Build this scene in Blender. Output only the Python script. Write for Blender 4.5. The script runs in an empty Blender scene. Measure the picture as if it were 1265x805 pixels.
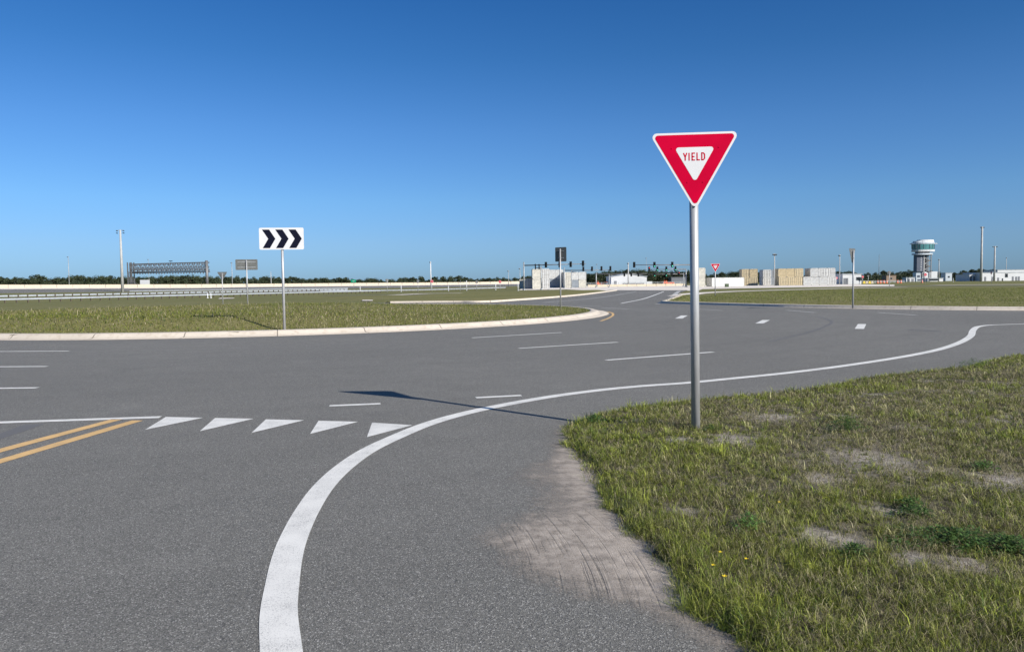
import bpy, bmesh, math, random
import numpy as np
from mathutils import Vector, Matrix
rad = math.radians
random.seed(7); rng = np.random.default_rng(7)
scn = bpy.context.scene; col = scn.collection

# ------------------------------------------------------------ camera, sky, sun, exposure
EYE = 1.65; FPX = 950.0
PITCH = math.atan(52.5/FPX); ROLL = rad(-0.7)
cd = bpy.data.cameras.new('camera'); cam = bpy.data.objects.new('camera', cd); col.objects.link(cam)
cd.sensor_width = 36; cd.lens = FPX/1265*36; cd.clip_start = 0.05; cd.clip_end = 20000
cam.location = (0, 0, EYE)
CM = Matrix.Rotation(math.pi/2-PITCH, 3, 'X') @ Matrix.Rotation(ROLL, 3, 'Z')
cam.rotation_euler = CM.to_euler(); scn.camera = cam
SUN_EL = 28.5; SUN_AZ = 133.5           # azimuth of the sun clockwise from +Y
w = bpy.data.worlds.new('World'); scn.world = w; w.use_nodes = True
nt = w.node_tree; bg = nt.nodes['Background']; sk = nt.nodes.new('ShaderNodeTexSky')
sk.sky_type = 'NISHITA'; sk.sun_disc = False; sk.sun_elevation = rad(SUN_EL); sk.sun_rotation = rad(SUN_AZ)
sk.altitude = 0; sk.air_density = 1.0; sk.dust_density = 0.3; sk.ozone_density = 2.5
tcw = nt.nodes.new('ShaderNodeTexCoord'); spw = nt.nodes.new('ShaderNodeSeparateXYZ'); nt.links.new(tcw.outputs['Generated'], spw.inputs[0])
rpw = nt.nodes.new('ShaderNodeValToRGB'); nt.links.new(spw.outputs[2], rpw.inputs[0]); er = rpw.color_ramp     # clear deep blue air: tint of the sky by elevation
for i, (el, c) in enumerate([(0, (.205, .36, .70)), (1.2, (.221, .377, .71)), (3, (.255, .40, .687)), (6, (.26, .435, .685)), (11, (.215, .405, .655)), (16, (.142, .352, .593)), (20.2, (.108, .322, .577)), (35, (.2, .38, .6)), (65, (.4, .5, .62))]):
    e_ = er.elements[i] if i < 2 else er.elements.new(math.sin(rad(el)))
    e_.position = math.sin(rad(el)); e_.color = (*c, 1)
mlw = nt.nodes.new('ShaderNodeMix'); mlw.data_type = 'RGBA'; mlw.blend_type = 'MULTIPLY'; mlw.inputs[0].default_value = 1
nt.links.new(sk.outputs[0], mlw.inputs[6]); nt.links.new(rpw.outputs[0], mlw.inputs[7])
nt.links.new(mlw.outputs[2], bg.inputs[0]); bg.inputs[1].default_value = 0.10
sl = bpy.data.lights.new('sun', 'SUN'); sun = bpy.data.objects.new('sun', sl); col.objects.link(sun)
sl.energy = 4.0; sl.angle = rad(0.5); sl.color = (1.0, 0.945, 0.86)
sd = Vector((math.sin(rad(SUN_AZ))*math.cos(rad(SUN_EL)), math.cos(rad(SUN_AZ))*math.cos(rad(SUN_EL)), math.sin(rad(SUN_EL))))
sun.rotation_euler = sd.to_track_quat('Z', 'Y').to_euler(); sun.location = (30, -30, 40)
scn.view_settings.view_transform = 'Standard'; scn.view_settings.look = 'None'
scn.view_settings.exposure = 0.75; scn.view_settings.gamma = 1

# ------------------------------------------------------------ survey: photo bearings -> places on the ground
def ray(x, y): return CM @ Vector(((x-632.5)/FPX, -(y-402.5)/FPX, -1))
def G(x, y, z=0.0):
    r = ray(x, y); t = (z-EYE)/r.z; return Vector((r.x*t, r.y*t, z))
def D(x, y, d):
    r = ray(x, y); t = d/r.y; return Vector((r.x*t, d, EYE+r.z*t))
def at(x, d, z=0.0):
    y0, y1 = 300.0, 400.0
    z0, z1 = D(x, y0, d).z, D(x, y1, d).z
    y = y0+(z-z0)*(y1-y0)/(z1-z0); p = D(x, y, d); p.z = z; return p
def zat(x, y, d): return D(x, y, d).z
def pxw(px, d): return px/FPX*d

# ------------------------------------------------------------ noise (numpy)
_T = rng.random((256, 256))
def vnoise(x, y, s):
    x = np.asarray(x)*s+1000.3; y = np.asarray(y)*s+1000.7
    xi = np.floor(x).astype(int); yi = np.floor(y).astype(int); fx = x-xi; fy = y-yi
    fx = fx*fx*(3-2*fx); fy = fy*fy*(3-2*fy)
    a = _T[xi % 256, yi % 256]; b = _T[(xi+1) % 256, yi % 256]; c = _T[xi % 256, (yi+1) % 256]; d = _T[(xi+1) % 256, (yi+1) % 256]
    return (a*(1-fx)+b*fx)*(1-fy)+(c*(1-fx)+d*fx)*fy
def fbm(x, y, s): return (vnoise(x, y, s)*.5+vnoise(x, y, s*2.1)*.3+vnoise(x, y, s*4.3)*.2)
def sstep(t): t = np.clip(t, 0, 1); return t*t*(3-2*t)

# ------------------------------------------------------------ materials
def mat(name):
    m = bpy.data.materials.new(name); m.use_nodes = True; return m, m.node_tree, m.node_tree.nodes['Principled BSDF']
def simple(name, c, rough=.6, metal=0., var=.12, scale=3., bump=0., spec=.4, stretch=(1, 1, 1), col2=None):
    m, t, b = mat(name); N = t.nodes; L = t.links
    b.inputs['Roughness'].default_value = rough; b.inputs['Metallic'].default_value = metal
    b.inputs['Specular IOR Level'].default_value = spec
    tc = N.new('ShaderNodeTexCoord'); mp = N.new('ShaderNodeMapping'); mp.inputs['Scale'].default_value = stretch
    L.new(tc.outputs['Object'], mp.inputs[0])
    n = N.new('ShaderNodeTexNoise'); n.inputs['Scale'].default_value = scale; n.inputs['Detail'].default_value = 6
    L.new(mp.outputs[0], n.inputs['Vector'])
    mx = N.new('ShaderNodeMix'); mx.data_type = 'RGBA'
    c2 = col2 or tuple(v*(1-2*var) for v in c)
    mx.inputs[6].default_value = (*c2, 1); mx.inputs[7].default_value = (*[min(1, v*(1+.25*var)) for v in c], 1)
    rp = N.new('ShaderNodeMapRange'); rp.inputs[1].default_value = .3; rp.inputs[2].default_value = .62
    L.new(n.outputs[0], rp.inputs[0]); L.new(rp.outputs[0], mx.inputs[0]); L.new(mx.outputs[2], b.inputs['Base Color'])
    if bump:
        bp = N.new('ShaderNodeBump'); bp.inputs['Strength'].default_value = bump; bp.inputs['Distance'].default_value = .01
        L.new(n.outputs[0], bp.inputs['Height']); L.new(bp.outputs[0], b.inputs['Normal'])
    return m
def emis(name, c, s):
    m, t, b = mat(name); b.inputs['Base Color'].default_value = (*[v*.2 for v in c], 1)
    b.inputs['Emission Color'].default_value = (*c, 1); b.inputs['Emission Strength'].default_value = s; return m

def noise_node(t, scale, detail=4, vec=None, rough=.5):
    n = t.nodes.new('ShaderNodeTexNoise'); n.inputs['Scale'].default_value = scale; n.inputs['Detail'].default_value = detail
    n.inputs['Roughness'].default_value = rough
    if vec: t.links.new(vec, n.inputs['Vector'])
    return n
def mrange(t, src, a, b, lo=0, hi=1):
    r = t.nodes.new('ShaderNodeMapRange'); t.links.new(src, r.inputs[0])
    for i, v in enumerate((a, b, lo, hi)): r.inputs[i+1].default_value = v
    return r.outputs[0]
def mixc(t, fac, a, b, blend='MIX'):
    m = t.nodes.new('ShaderNodeMix'); m.data_type = 'RGBA'; m.blend_type = blend
    for i, v in ((0, fac), (6, a), (7, b)):
        if isinstance(v, (int, float)): m.inputs[i].default_value = v
        elif isinstance(v, tuple): m.inputs[i].default_value = (*v, 1)
        else: t.links.new(v, m.inputs[i])
    return m.outputs[2]
def math_(t, op, a, b=0.0):
    m = t.nodes.new('ShaderNodeMath'); m.operation = op
    for i, v in ((0, a), (1, b)):
        if isinstance(v, (int, float)): m.inputs[i].default_value = v
        else: t.links.new(v, m.inputs[i])
    return m.outputs[0]

def asphalt_mat(name, base=(.210, .204, .183), fleck=1.0):
    m, t, b = mat(name); tc = t.nodes.new('ShaderNodeTexCoord').outputs['Object']
    big = noise_node(t, .12, 5, tc); med = noise_node(t, 1.7, 5, tc)
    stone = t.nodes.new('ShaderNodeTexVoronoi'); stone.inputs['Scale'].default_value = 150; t.links.new(tc, stone.inputs['Vector'])
    fine = noise_node(t, 120, 4, tc, .75)
    c = mixc(t, mrange(t, big.outputs[0], .35, .65), tuple(v*.88 for v in base), tuple(v*1.1 for v in base))
    c = mixc(t, mrange(t, med.outputs[0], .3, .7, 0, .5), c, tuple(v*.8 for v in base))
    # tyre darkened paths that circle the island, and oily stains
    vs = t.nodes.new('ShaderNodeVectorMath'); vs.operation = 'DISTANCE'; vs.inputs[1].default_value = (-13, 43, 0); t.links.new(tc, vs.inputs[0])
    nw = noise_node(t, .25, 3, tc); rr = math_(t, 'ADD', vs.outputs['Value'], math_(t, 'MULTIPLY', nw.outputs[0], 1.6))
    cr = t.nodes.new('ShaderNodeCombineXYZ'); t.links.new(rr, cr.inputs[0]); rn = noise_node(t, 1.15, 3, cr.outputs[0])
    c = mixc(t, mrange(t, rn.outputs[0], .48, .66, 0, .30), c, tuple(v*.62 for v in base))
    st = noise_node(t, .55, 7, tc, .65); c = mixc(t, mrange(t, st.outputs[0], .60, .74, 0, .45), c, tuple(v*.5 for v in base))
    lt = noise_node(t, .8, 6, tc, .6); c = mixc(t, mrange(t, lt.outputs[0], .58, .75, 0, .35), c, tuple(v*1.45 for v in base))
    sx = t.nodes.new('ShaderNodeSeparateColor'); t.links.new(stone.outputs['Color'], sx.inputs[0])
    # light chips and dark pits: every stone its own tone
    c = mixc(t, mrange(t, sx.outputs[0], .76, .98, 0, .68*fleck), c, (.60, .58, .54))
    c = mixc(t, mrange(t, sx.outputs[1], .58, .92, 0, .75*fleck), c, (.04, .04, .045))
    c = mixc(t, mrange(t, fine.outputs[0], .35, .65, 0, .45*fleck), c, tuple(v*.55 for v in base))
    t.links.new(c, b.inputs['Base Color']); b.inputs['Roughness'].default_value = .88
    b.inputs['Specular IOR Level'].default_value = .25
    bp = t.nodes.new('ShaderNodeBump'); bp.inputs['Strength'].default_value = .55*fleck; bp.inputs['Distance'].default_value = .006
    t.links.new(stone.outputs['Distance'], bp.inputs['Height']); t.links.new(bp.outputs[0], b.inputs['Normal'])
    return m
def paint_mat(name, c, wear=.5):
    m, t, b = mat(name); tc = t.nodes.new('ShaderNodeTexCoord').outputs['Object']
    n1 = noise_node(t, 160, 3, tc); n2 = noise_node(t, 5, 5, tc)
    cc = mixc(t, mrange(t, n2.outputs[0], .35, .7, 0, .35), c, tuple(v*.78 for v in c))
    k = math_(t, 'ADD', n1.outputs[0], math_(t, 'MULTIPLY', n2.outputs[0], .35))
    cc = mixc(t, mrange(t, k, .73, .82, 0, wear), cc, (.15, .15, .15))
    n3 = noise_node(t, 45, 5, tc, .7); cc = mixc(t, mrange(t, n3.outputs[0], .60, .70, 0, .45), cc, (.24, .235, .225))
    n4 = noise_node(t, .9, 5, tc, .6); cc = mixc(t, mrange(t, n4.outputs[0], .5, .68, 0, .30), cc, tuple(v*.6 for v in c))
    t.links.new(cc, b.inputs['Base Color']); b.inputs['Roughness'].default_value = .75
    bp = t.nodes.new('ShaderNodeBump'); bp.inputs['Strength'].default_value = .35; bp.inputs['Distance'].default_value = .004
    t.links.new(n1.outputs[0], bp.inputs['Height']); t.links.new(bp.outputs[0], b.inputs['Normal'])
    return m
def turf_mat(name, a, b_, c3, s=1.0):
    m, t, b = mat(name); tc = t.nodes.new('ShaderNodeTexCoord').outputs['Object']
    n1 = noise_node(t, .09*s, 6, tc); n2 = noise_node(t, 1.3*s, 6, tc, .6); n3 = noise_node(t, 14*s, 4, tc, .7)
    c = mixc(t, mrange(t, n1.outputs[0], .38, .62), a, b_)
    c = mixc(t, mrange(t, n2.outputs[0], .42, .68, 0, .8), c, c3)
    c = mixc(t, mrange(t, n3.outputs[0], .35, .65, 0, .55), c, tuple(v*.45 for v in a))
    t.links.new(c, b.inputs['Base Color']); b.inputs['Roughness'].default_value = .95; b.inputs['Specular IOR Level'].default_value = .1
    bp = t.nodes.new('ShaderNodeBump'); bp.inputs['Strength'].default_value = .6; bp.inputs['Distance'].default_value = .05
    t.links.new(n3.outputs[0], bp.inputs['Height']); t.links.new(bp.outputs[0], b.inputs['Normal'])
    return m
def soil_mat():
    m, t, b = mat('dry_soil'); tc = t.nodes.new('ShaderNodeTexCoord').outputs['Object']
    n1 = noise_node(t, 2.2, 6, tc); n2 = noise_node(t, 60, 6, tc, .7); n3 = noise_node(t, 11, 5, tc)
    c = mixc(t, mrange(t, n1.outputs[0], .4, .62), (.13, .118, .075), (.26, .235, .17))
    c = mixc(t, mrange(t, n3.outputs[0], .45, .65, 0, .8), c, (.070, .068, .034))
    c = mixc(t, mrange(t, n2.outputs[0], .42, .66, 0, .75), c, (.030, .026, .024))  # soil colour darkened to put shade into the gaps between tufts
    ba = t.nodes.new('ShaderNodeAttribute'); ba.attribute_name = 'Col'; sb = t.nodes.new('ShaderNodeSeparateColor'); t.links.new(ba.outputs['Color'], sb.inputs[0])
    n5 = noise_node(t, 26, 5, tc, .7); pale = mixc(t, mrange(t, n5.outputs[0], .4, .62), (.30, .265, .22), (.52, .47, .40)); c = mixc(t, sb.outputs[0], c, pale)
    t.links.new(c, b.inputs['Base Color']); b.inputs['Roughness'].default_value = .95; b.inputs['Specular IOR Level'].default_value = .1
    bp = t.nodes.new('ShaderNodeBump'); bp.inputs['Strength'].default_value = .9; bp.inputs['Distance'].default_value = .02
    t.links.new(n2.outputs[0], bp.inputs['Height']); t.links.new(bp.outputs[0], b.inputs['Normal'])
    return m
def concrete_mat(name, c, joints=0.0):
    m, t, b = mat(name); tc = t.nodes.new('ShaderNodeTexCoord').outputs['Object']
    n1 = noise_node(t, .8, 6, tc); n2 = noise_node(t, 40, 5, tc, .6); n3 = noise_node(t, 6, 6, tc)
    cc = mixc(t, mrange(t, n1.outputs[0], .35, .65), tuple(v*.9 for v in c), c)
    cc = mixc(t, mrange(t, n3.outputs[0], .5, .72, 0, .55), cc, tuple(v*u for v, u in zip(c, (.62, .56, .5))))
    cc = mixc(t, mrange(t, n2.outputs[0], .4, .7, 0, .3), cc, tuple(v*.7 for v in c))
    if joints:
        uv = t.nodes.new('ShaderNodeUVMap'); sp = t.nodes.new('ShaderNodeSeparateXYZ'); t.links.new(uv.outputs[0], sp.inputs[0])
        f = math_(t, 'FRACT', math_(t, 'DIVIDE', sp.outputs[0], joints))
        k = math_(t, 'LESS_THAN', f, .035/joints); cc = mixc(t, math_(t, 'MULTIPLY', k, .75), cc, (.07, .06, .05))
        # dirty toe where gutter meets asphalt
        toe = mrange(t, sp.outputs[1], .0, .12, .7, 0); cc = mixc(t, toe, cc, (.20, .14, .10))
        # hairline scuffs
    t.links.new(cc, b.inputs['Base Color']); b.inputs['Roughness'].default_value = .85; b.inputs['Specular IOR Level'].default_value = .2
    bp = t.nodes.new('ShaderNodeBump'); bp.inputs['Strength'].default_value = .3; bp.inputs['Distance'].default_value = .004
    t.links.new(n2.outputs[0], bp.inputs['Height']); t.links.new(bp.outputs[0], b.inputs['Normal'])
    return m
def blade_mat(name):
    m, t, b = mat(name)
    a = t.nodes.new('ShaderNodeAttribute'); a.attribute_name = 'Col'
    out = t.nodes['Material Output']; tr = t.nodes.new('ShaderNodeBsdfTranslucent'); mx = t.nodes.new('ShaderNodeMixShader')
    t.links.new(a.outputs['Color'], b.inputs['Base Color']); t.links.new(a.outputs['Color'], tr.inputs['Color'])
    b.inputs['Roughness'].default_value = .6; b.inputs['Specular IOR Level'].default_value = .22
    mx.inputs[0].default_value = .28; t.links.new(b.outputs[0], mx.inputs[1]); t.links.new(tr.outputs[0], mx.inputs[2]); t.links.new(mx.outputs[0], out.inputs[0])
    return m

M = dict(
    asphalt=asphalt_mat('asphalt'), white_paint=paint_mat('white_paint', (.78, .765, .715)), worn_paint=paint_mat('worn_white_paint', (.52, .515, .485), .9),
    yellow_paint=paint_mat('yellow_paint', (.74, .47, .19)),
    turf=turf_mat('turf', (.175, .178, .060), (.23, .212, .088), (.28, .25, .12)),
    far_turf=turf_mat('far_turf', (.165, .172, .060), (.21, .20, .085), (.25, .23, .11), .5),
    soil=soil_mat(), kerb=concrete_mat('kerb_concrete', (.62, .55, .46), 3.05), yard=concrete_mat('yard_concrete', (.82, .75, .66)),
    wall=concrete_mat('barrier_concrete', (.58, .50, .38)), blade=blade_mat('grass_blades'),
    galv=simple('galvanised_steel', (.42, .425, .43), .48, .30, .10, 6, spec=.5, stretch=(6, 6, .7)),
    rail_steel=simple('guardrail_zinc', (.44, .47, .51), .5, .2, .08, 2), galv_dull=simple('dull_zinc_steel', (.36, .38, .39), .55, .35, .12, 5),
    sign_back=simple('sign_back_aluminium', (.13, .135, .13), .6, .2, .12, 8),
    sign_white=simple('sign_white_sheeting', (.63, .63, .63), .5, 0, .03, 4), sign_red=simple('sign_red_sheeting', (.52, .0, .030), .7, 0, .06, 5, spec=.04),
    sign_black=simple('sign_black_film', (.004, .005, .016), .6, 0, .05, 5, spec=.12), sign_green=simple('sign_green_sheeting', (.0, .26, .14), .4),
    white_steel=simple('white_container_paint', (.54, .55, .54), .6, 0, .10, 1.5, col2=(.45, .44, .42)),
    cream_steel=simple('cream_container_paint', (.58, .56, .49), .6, 0, .12, 1.5), tan_steel=simple('tan_container_paint', (.53, .44, .28), .6, 0, .10, 1.5),
    grey_steel=simple('grey_container_paint', (.28, .31, .34), .6, 0, .10, 1.5),  # grey that puts the shade on containers into their colour
    rod=simple('locking_rod_steel', (.22, .21, .19), .5, .5), pole_conc=simple('spun_concrete', (.40, .405, .395), .7, 0, .08, 1), 
    dark=simple('dark_housing', (.018, .02, .02), .45), lattice=simple('lattice_steel', (.20, .20, .20), .55, .5), 
    cladding=simple('white_cladding', (.56, .57, .58), .6, 0, .04, .5), roof=simple('pale_metal_roof', (.46, .50, .53), .4, .3, .05, .6),
    glass=simple('green_glass', (.07, .21, .215), .2, 0, .15, 1.0, spec=.8), tower_panel=simple('dark_tower_panel', (.07, .085, .12), .5),
    window=simple('dark_window', (.02, .025, .03), .1), bark=simple('bark', (.10, .08, .06), .9), orange=simple('orange_plastic', (.80, .13, .03), .5),
    yellow=simple('yellow_plastic', (.70, .52, .06), .5), tire=simple('rubber', (.02, .02, .02), .8), grey_wall=simple('grey_shed_metal', (.16, .17, .19), .6),
    green_on=emis('green_signal_light', (.10, .85, .55), .9), red_on=emis('red_signal_light', (1.0, .05, .04), .8),
    brown=simple('brown_siding', (.25, .18, .13), .7), petal=simple('yellow_petals', (.85, .62, .03), .5), stem=simple('weed_stem', (.09, .15, .03), .7),
    skid=paint_mat('skid_rubber', (.085, .085, .088), .3), green_box=simple('green_cabinet_paint', (.07, .10, .05), .5),
)

# ------------------------------------------------------------ object helpers
def tag(o, label=None, cat=None, group=None, kind=None):
    if label: o['label'] = label
    if cat: o['category'] = cat
    if group: o['group'] = group
    if kind: o['kind'] = kind
    return o
def empty(name, loc, label, cat, group=None, rz=0.):
    o = bpy.data.objects.new(name, None); col.objects.link(o); o.location = loc; o.rotation_euler = (0, 0, rz)
    o.empty_display_size = .3
    return tag(o, label, cat, group)
def add_np(name, V, F, m, parent=None, cols=None, uvs=None, smooth=False):
    me = bpy.data.meshes.new(name); V = np.asarray(V, dtype=np.float32)
    me.from_pydata([], [], []) 
    if isinstance(F, np.ndarray):
        k = F.shape[1]; n = len(F)
        me.vertices.add(len(V)); me.vertices.foreach_set('co', V.ravel()); me.loops.add(n*k); me.loops.foreach_set('vertex_index', F.astype(np.int32).ravel())
        me.polygons.add(n); me.polygons.foreach_set('loop_start', (np.arange(n)*k).astype(np.int32))
        me.update(calc_edges=True)
    else:
        me.from_pydata(V.tolist(), [], F)
    if cols is not None:
        a = me.color_attributes.new('Col', 'FLOAT_COLOR', 'POINT'); a.data.foreach_set('color', np.asarray(cols, dtype=np.float32).ravel())
    if uvs is not None:
        u = me.uv_layers.new(name='UVMap'); li = np.zeros(len(me.loops), dtype=np.int32); me.loops.foreach_get('vertex_index', li)
        u.data.foreach_set('uv', np.asarray(uvs, dtype=np.float32)[li].ravel())
    if smooth: me.polygons.foreach_set('use_smooth', np.ones(len(me.polygons), dtype=bool))
    me.materials.append(m); me.validate()
    o = bpy.data.objects.new(name, me); col.objects.link(o); o.parent = parent
    return o
class MB:
    def __init__(s): s.v = []; s.f = []
    def box(s, c, size, rz=0., ry=0., taper=1.0):
        R = Matrix.Rotation(rz, 3, 'Z') @ Matrix.Rotation(ry, 3, 'Y'); b = len(s.v); c = Vector(c)
        for dz in (-.5, .5):
            k = taper if dz > 0 else 1
            for dx, dy in ((-.5, -.5), (.5, -.5), (.5, .5), (-.5, .5)): s.v.append(c+R @ Vector((dx*size[0]*k, dy*size[1]*k, dz*size[2])))
        s.f += [(b+3, b+2, b+1, b), (b+4, b+5, b+6, b+7)]+[(b+i, b+(i+1) % 4, b+4+(i+1) % 4, b+4+i) for i in range(4)]
        return s
    def tube(s, p, q, r0, r1=None, n=10, caps=True):
        p = Vector(p); q = Vector(q); r1 = r0 if r1 is None else r1; d = (q-p).normalized()
        a = d.orthogonal().normalized(); c = d.cross(a); b = len(s.v)
        for (o, r) in ((p, r0), (q, r1)):
            for i in range(n):
                t = 2*math.pi*i/n; s.v.append(o+(a*math.cos(t)+c*math.sin(t))*r)
        s.f += [(b+i, b+(i+1) % n, b+n+(i+1) % n, b+n+i) for i in range(n)]
        if caps: s.f += [tuple(b+i for i in range(n))[::-1], tuple(b+n+i for i in range(n))]
        return s
    def prism(s, pts, thick, fn=lambda x, z, y: (x, y, z)):     # outline in x,z ; depth along y from 0 to thick
        b = len(s.v); n = len(pts)
        for y in (0, thick):
            for x, z in pts: s.v.append(Vector(fn(x, z, y)))
        s.f += [tuple(b+i for i in range(n)), tuple(b+n+i for i in range(n))[::-1]]+[(b+(i+1) % n, b+i, b+n+i, b+n+(i+1) % n) for i in range(n)]
        return s
    def build(s, name, m, parent=None, smooth=False):
        o = add_np(name, [tuple(v) for v in s.v], s.f, m, parent)
        bm = bmesh.new(); bm.from_mesh(o.data); bmesh.ops.recalc_face_normals(bm, faces=bm.faces); bm.to_mesh(o.data); bm.free()
        if smooth:
            for p in o.data.polygons: p.use_smooth = len(p.vertices) <= 4
        return o
def children(o): return [c for c in bpy.data.objects if c.parent == o]
def copy_tree(o, parent=None, kids=None):
    c = o.copy(); col.objects.link(c); c.parent = parent
    for ch in list(children(o)): copy_tree(ch, c)
    return c

# point in polygon / distance (numpy)
def sdf(px, py, poly):
    P = np.asarray([(p[0], p[1]) for p in poly]); n = len(P); ins = np.zeros(px.shape, bool); dist = np.full(px.shape, 1e9)
    for i in range(n):
        a = P[i]; b = P[(i+1) % n]; e = b-a; L = e@e
        t = np.clip(((px-a[0])*e[0]+(py-a[1])*e[1])/max(L, 1e-9), 0, 1)
        dist = np.minimum(dist, np.hypot(px-a[0]-t*e[0], py-a[1]-t*e[1]))
        c = ((a[1] > py) != (b[1] > py)); 
        with np.errstate(divide='ignore', invalid='ignore'):
            xc = (b[0]-a[0])*(py-a[1])/(b[1]-a[1] if b[1] != a[1] else 1e-9)+a[0]
        ins ^= c & (px < xc)
    return np.where(ins, dist, -dist)
def smooth_line(pts, sub=8):
    P = [Vector((p[0], p[1], 0)) for p in pts]; out = []
    for i in range(len(P)-1):
        a = P[i-1] if i else P[0]*2-P[1]; b = P[i]; c = P[i+1]; d = P[i+2] if i+2 < len(P) else P[-1]*2-P[-2]
        for k in range(sub):
            t = k/sub; out.append(.5*((2*b)+(c-a)*t+(2*a-5*b+4*c-d)*t*t+(3*b-a-3*c+d)*t**3))
    out.append(P[-1]); return out
def grid_patch(name, poly, cell, zfn, m, margin=.1, x0=None, x1=None, y0=None, y1=None):
    P = np.asarray([(p[0], p[1]) for p in poly]); x0 = P[:, 0].min()-margin if x0 is None else x0; x1 = P[:, 0].max()+margin if x1 is None else x1
    y0 = P[:, 1].min()-margin if y0 is None else y0; y1 = P[:, 1].max()+margin if y1 is None else y1
    xs = np.arange(x0, x1, cell); ys = np.arange(y0, y1, cell); X, Y = np.meshgrid(xs, ys); S = sdf(X, Y, poly)
    Z = zfn(X, Y, S); nx = len(xs); ny = len(ys)
    ok = S > -margin; idx = np.arange(nx*ny).reshape(ny, nx)
    q = ok[:-1, :-1] & ok[1:, :-1] & ok[:-1, 1:] & ok[1:, 1:]
    F = np.stack([idx[:-1, :-1][q], idx[:-1, 1:][q], idx[1:, 1:][q], idx[1:, :-1][q]], 1)
    used = np.unique(F); mp = np.zeros(nx*ny, int); mp[used] = np.arange(len(used))
    V = np.stack([X.ravel(), Y.ravel(), Z.ravel()], 1)[used]
    return add_np(name, V, mp[F], m, smooth=True)

# ------------------------------------------------------------ GROUND: one sheet to the horizon
RC = Vector((-13, 43, 0)); RI = 18.3        # roundabout centre and island radius
def terrain(X, Y):
    q = (X+88)*-.89+(Y-129)*.46; s = (X+88)*.46+(Y-129)*.89
    dip = np.exp(-(np.abs(q)/26)**2)*sstep((s+110)/60)*sstep((190-s)/60)
    q2 = np.clip(q, 0, 60)/60
    return -.04-.58*dip
def lines(a, b, segs):
    out = [a]; 
    for lim, st in segs:
        while out[-1] < lim-1e-6: out.append(out[-1]+st)
    return np.array(out)
xs = lines(-6000, 0, [(-600, 900), (-300, 50), (300, 8), (600, 50), (6000, 900)]); ys = lines(-400, 0, [(-40, 60), (360, 8), (900, 45), (9000, 900)])
X, Y = np.meshgrid(xs, ys); Z = terrain(X, Y); nx = len(xs); idx = np.arange(X.size).reshape(X.shape)
F = np.stack([idx[:-1, :-1].ravel(), idx[:-1, 1:].ravel(), idx[1:, 1:].ravel(), idx[1:, :-1].ravel()], 1)
tag(add_np('ground', np.stack([X.ravel(), Y.ravel(), Z.ravel()], 1), F, M['far_turf'], smooth=True), kind='structure')

def flat(name, pts, z, m, parent=None):
    me = bpy.data.meshes.new(name); bm = bmesh.new(); vs = [bm.verts.new((p[0], p[1], z)) for p in pts]; f = bm.faces.new(vs); bm.normal_update()
    bmesh.ops.triangulate(bm, faces=[f]); bm.normal_update()
    for f in bm.faces:
        if f.normal.z < 0: f.normal_flip()
    bm.to_mesh(me); bm.free(); me.materials.append(m); o = bpy.data.objects.new(name, me); col.objects.link(o); o.parent = parent; return o
def circ(r, a0, a1, n): return [RC+Vector((r*math.cos(rad(a0+(a1-a0)*i/n)), r*math.sin(rad(a0+(a1-a0)*i/n)), 0)) for i in range(n+1)]

# kerb line of the north-east leg (left side) and of the right hand turf (world, surveyed)
KL = [G(600, 373.2), G(630, 371.3), G(660, 369.2), G(690, 366.8), G(715, 364.4), G(735, 362.0), G(748, 360.3), G(758, 358.9)]
a_start = math.degrees(math.atan2(KL[0].y-RC.y, KL[0].x-RC.x))
ring = circ((KL[0]-RC).length, 86, a_start+4, 10); ring_rest = circ((KL[0]-RC).length, 165, 89, 14)
KL_full = ring+KL
KR = [Vector((x, y, 0)) for x, y in [(18.8, 86), (15.0, 72), (12.4, 62.5), (11.5, 59.4), (11.6, 57.2), (13.2, 53.4), (15.5, 48.8), (18.3, 44.3), (21.5, 40.9), (25, 38.4), (30, 36.2), (40, 34.0), (70, 31.5)]]
road_pts = [Vector((-90, -30, 0)), Vector((90, -30, 0)), KR[-1]+Vector((25, -2, 0))]+KR[::-1]+[G(838, 362.5), G(850, 358.3)]+[G(757, 358.3)]+KL_full[::-1][1:]+ring_rest[::-1]+[Vector((-90, 60, 0))]
road = tag(flat('road', road_pts, 0, M['asphalt']), kind='structure')

# ------------------------------------------------------------ concrete yard, far strips
yard_pts = [G(640, 358.3), G(700, 357.4), G(735, 358.9), G(760, 359.2), G(800, 358.9), G(862, 358.9), G(868, 356.9), G(930, 355.6), G(1027, 354.2), G(1105, 353.2), G(1105, 351.4), G(1000, 350.9), G(840, 352.6), G(700, 353.2), G(650, 354.5)]
tag(flat('concrete_yard', yard_pts, -.012, M['yard']), kind='structure')
flat_pts = lambda pts, wd: None
def strip(name, pts, wd, z, m, parent=None, sub=6, offs=0., ends=None, uv=False):
    P = smooth_line(pts, sub) if len(pts) > 2 else [Vector((p[0], p[1], 0)) for p in pts]
    V = []; U = []; s = 0
    for i, p in enumerate(P):
        t = (P[min(i+1, len(P)-1)]-P[max(i-1, 0)]).normalized(); n = Vector((-t.y, t.x, 0))
        if i: s += (p-P[i-1]).length
        for k in (-.5, .5):
            c = p+n*(offs+k*wd); V.append((c.x, c.y, z)); U.append((s, k*wd))
    n = len(P); F = np.array([(2*i, 2*i+2, 2*i+3, 2*i+1) for i in range(n-1)])[:, ::-1]
    return add_np(name, V, F, m, parent, uvs=U)
tag(strip('pavement', [G(842, 364.4), G(862, 362.0), G(900, 360.0), G(940, 358.7), G(1000, 357.1), G(1060, 355.6), G(1117, 354.6)], 3.2, -.008, M['yard']), kind='structure')
tag(strip('pavement', [G(836, 365.6), G(842, 364.4), G(850, 363.6)], 2.2, .01, M['yard']), kind='structure')
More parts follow.
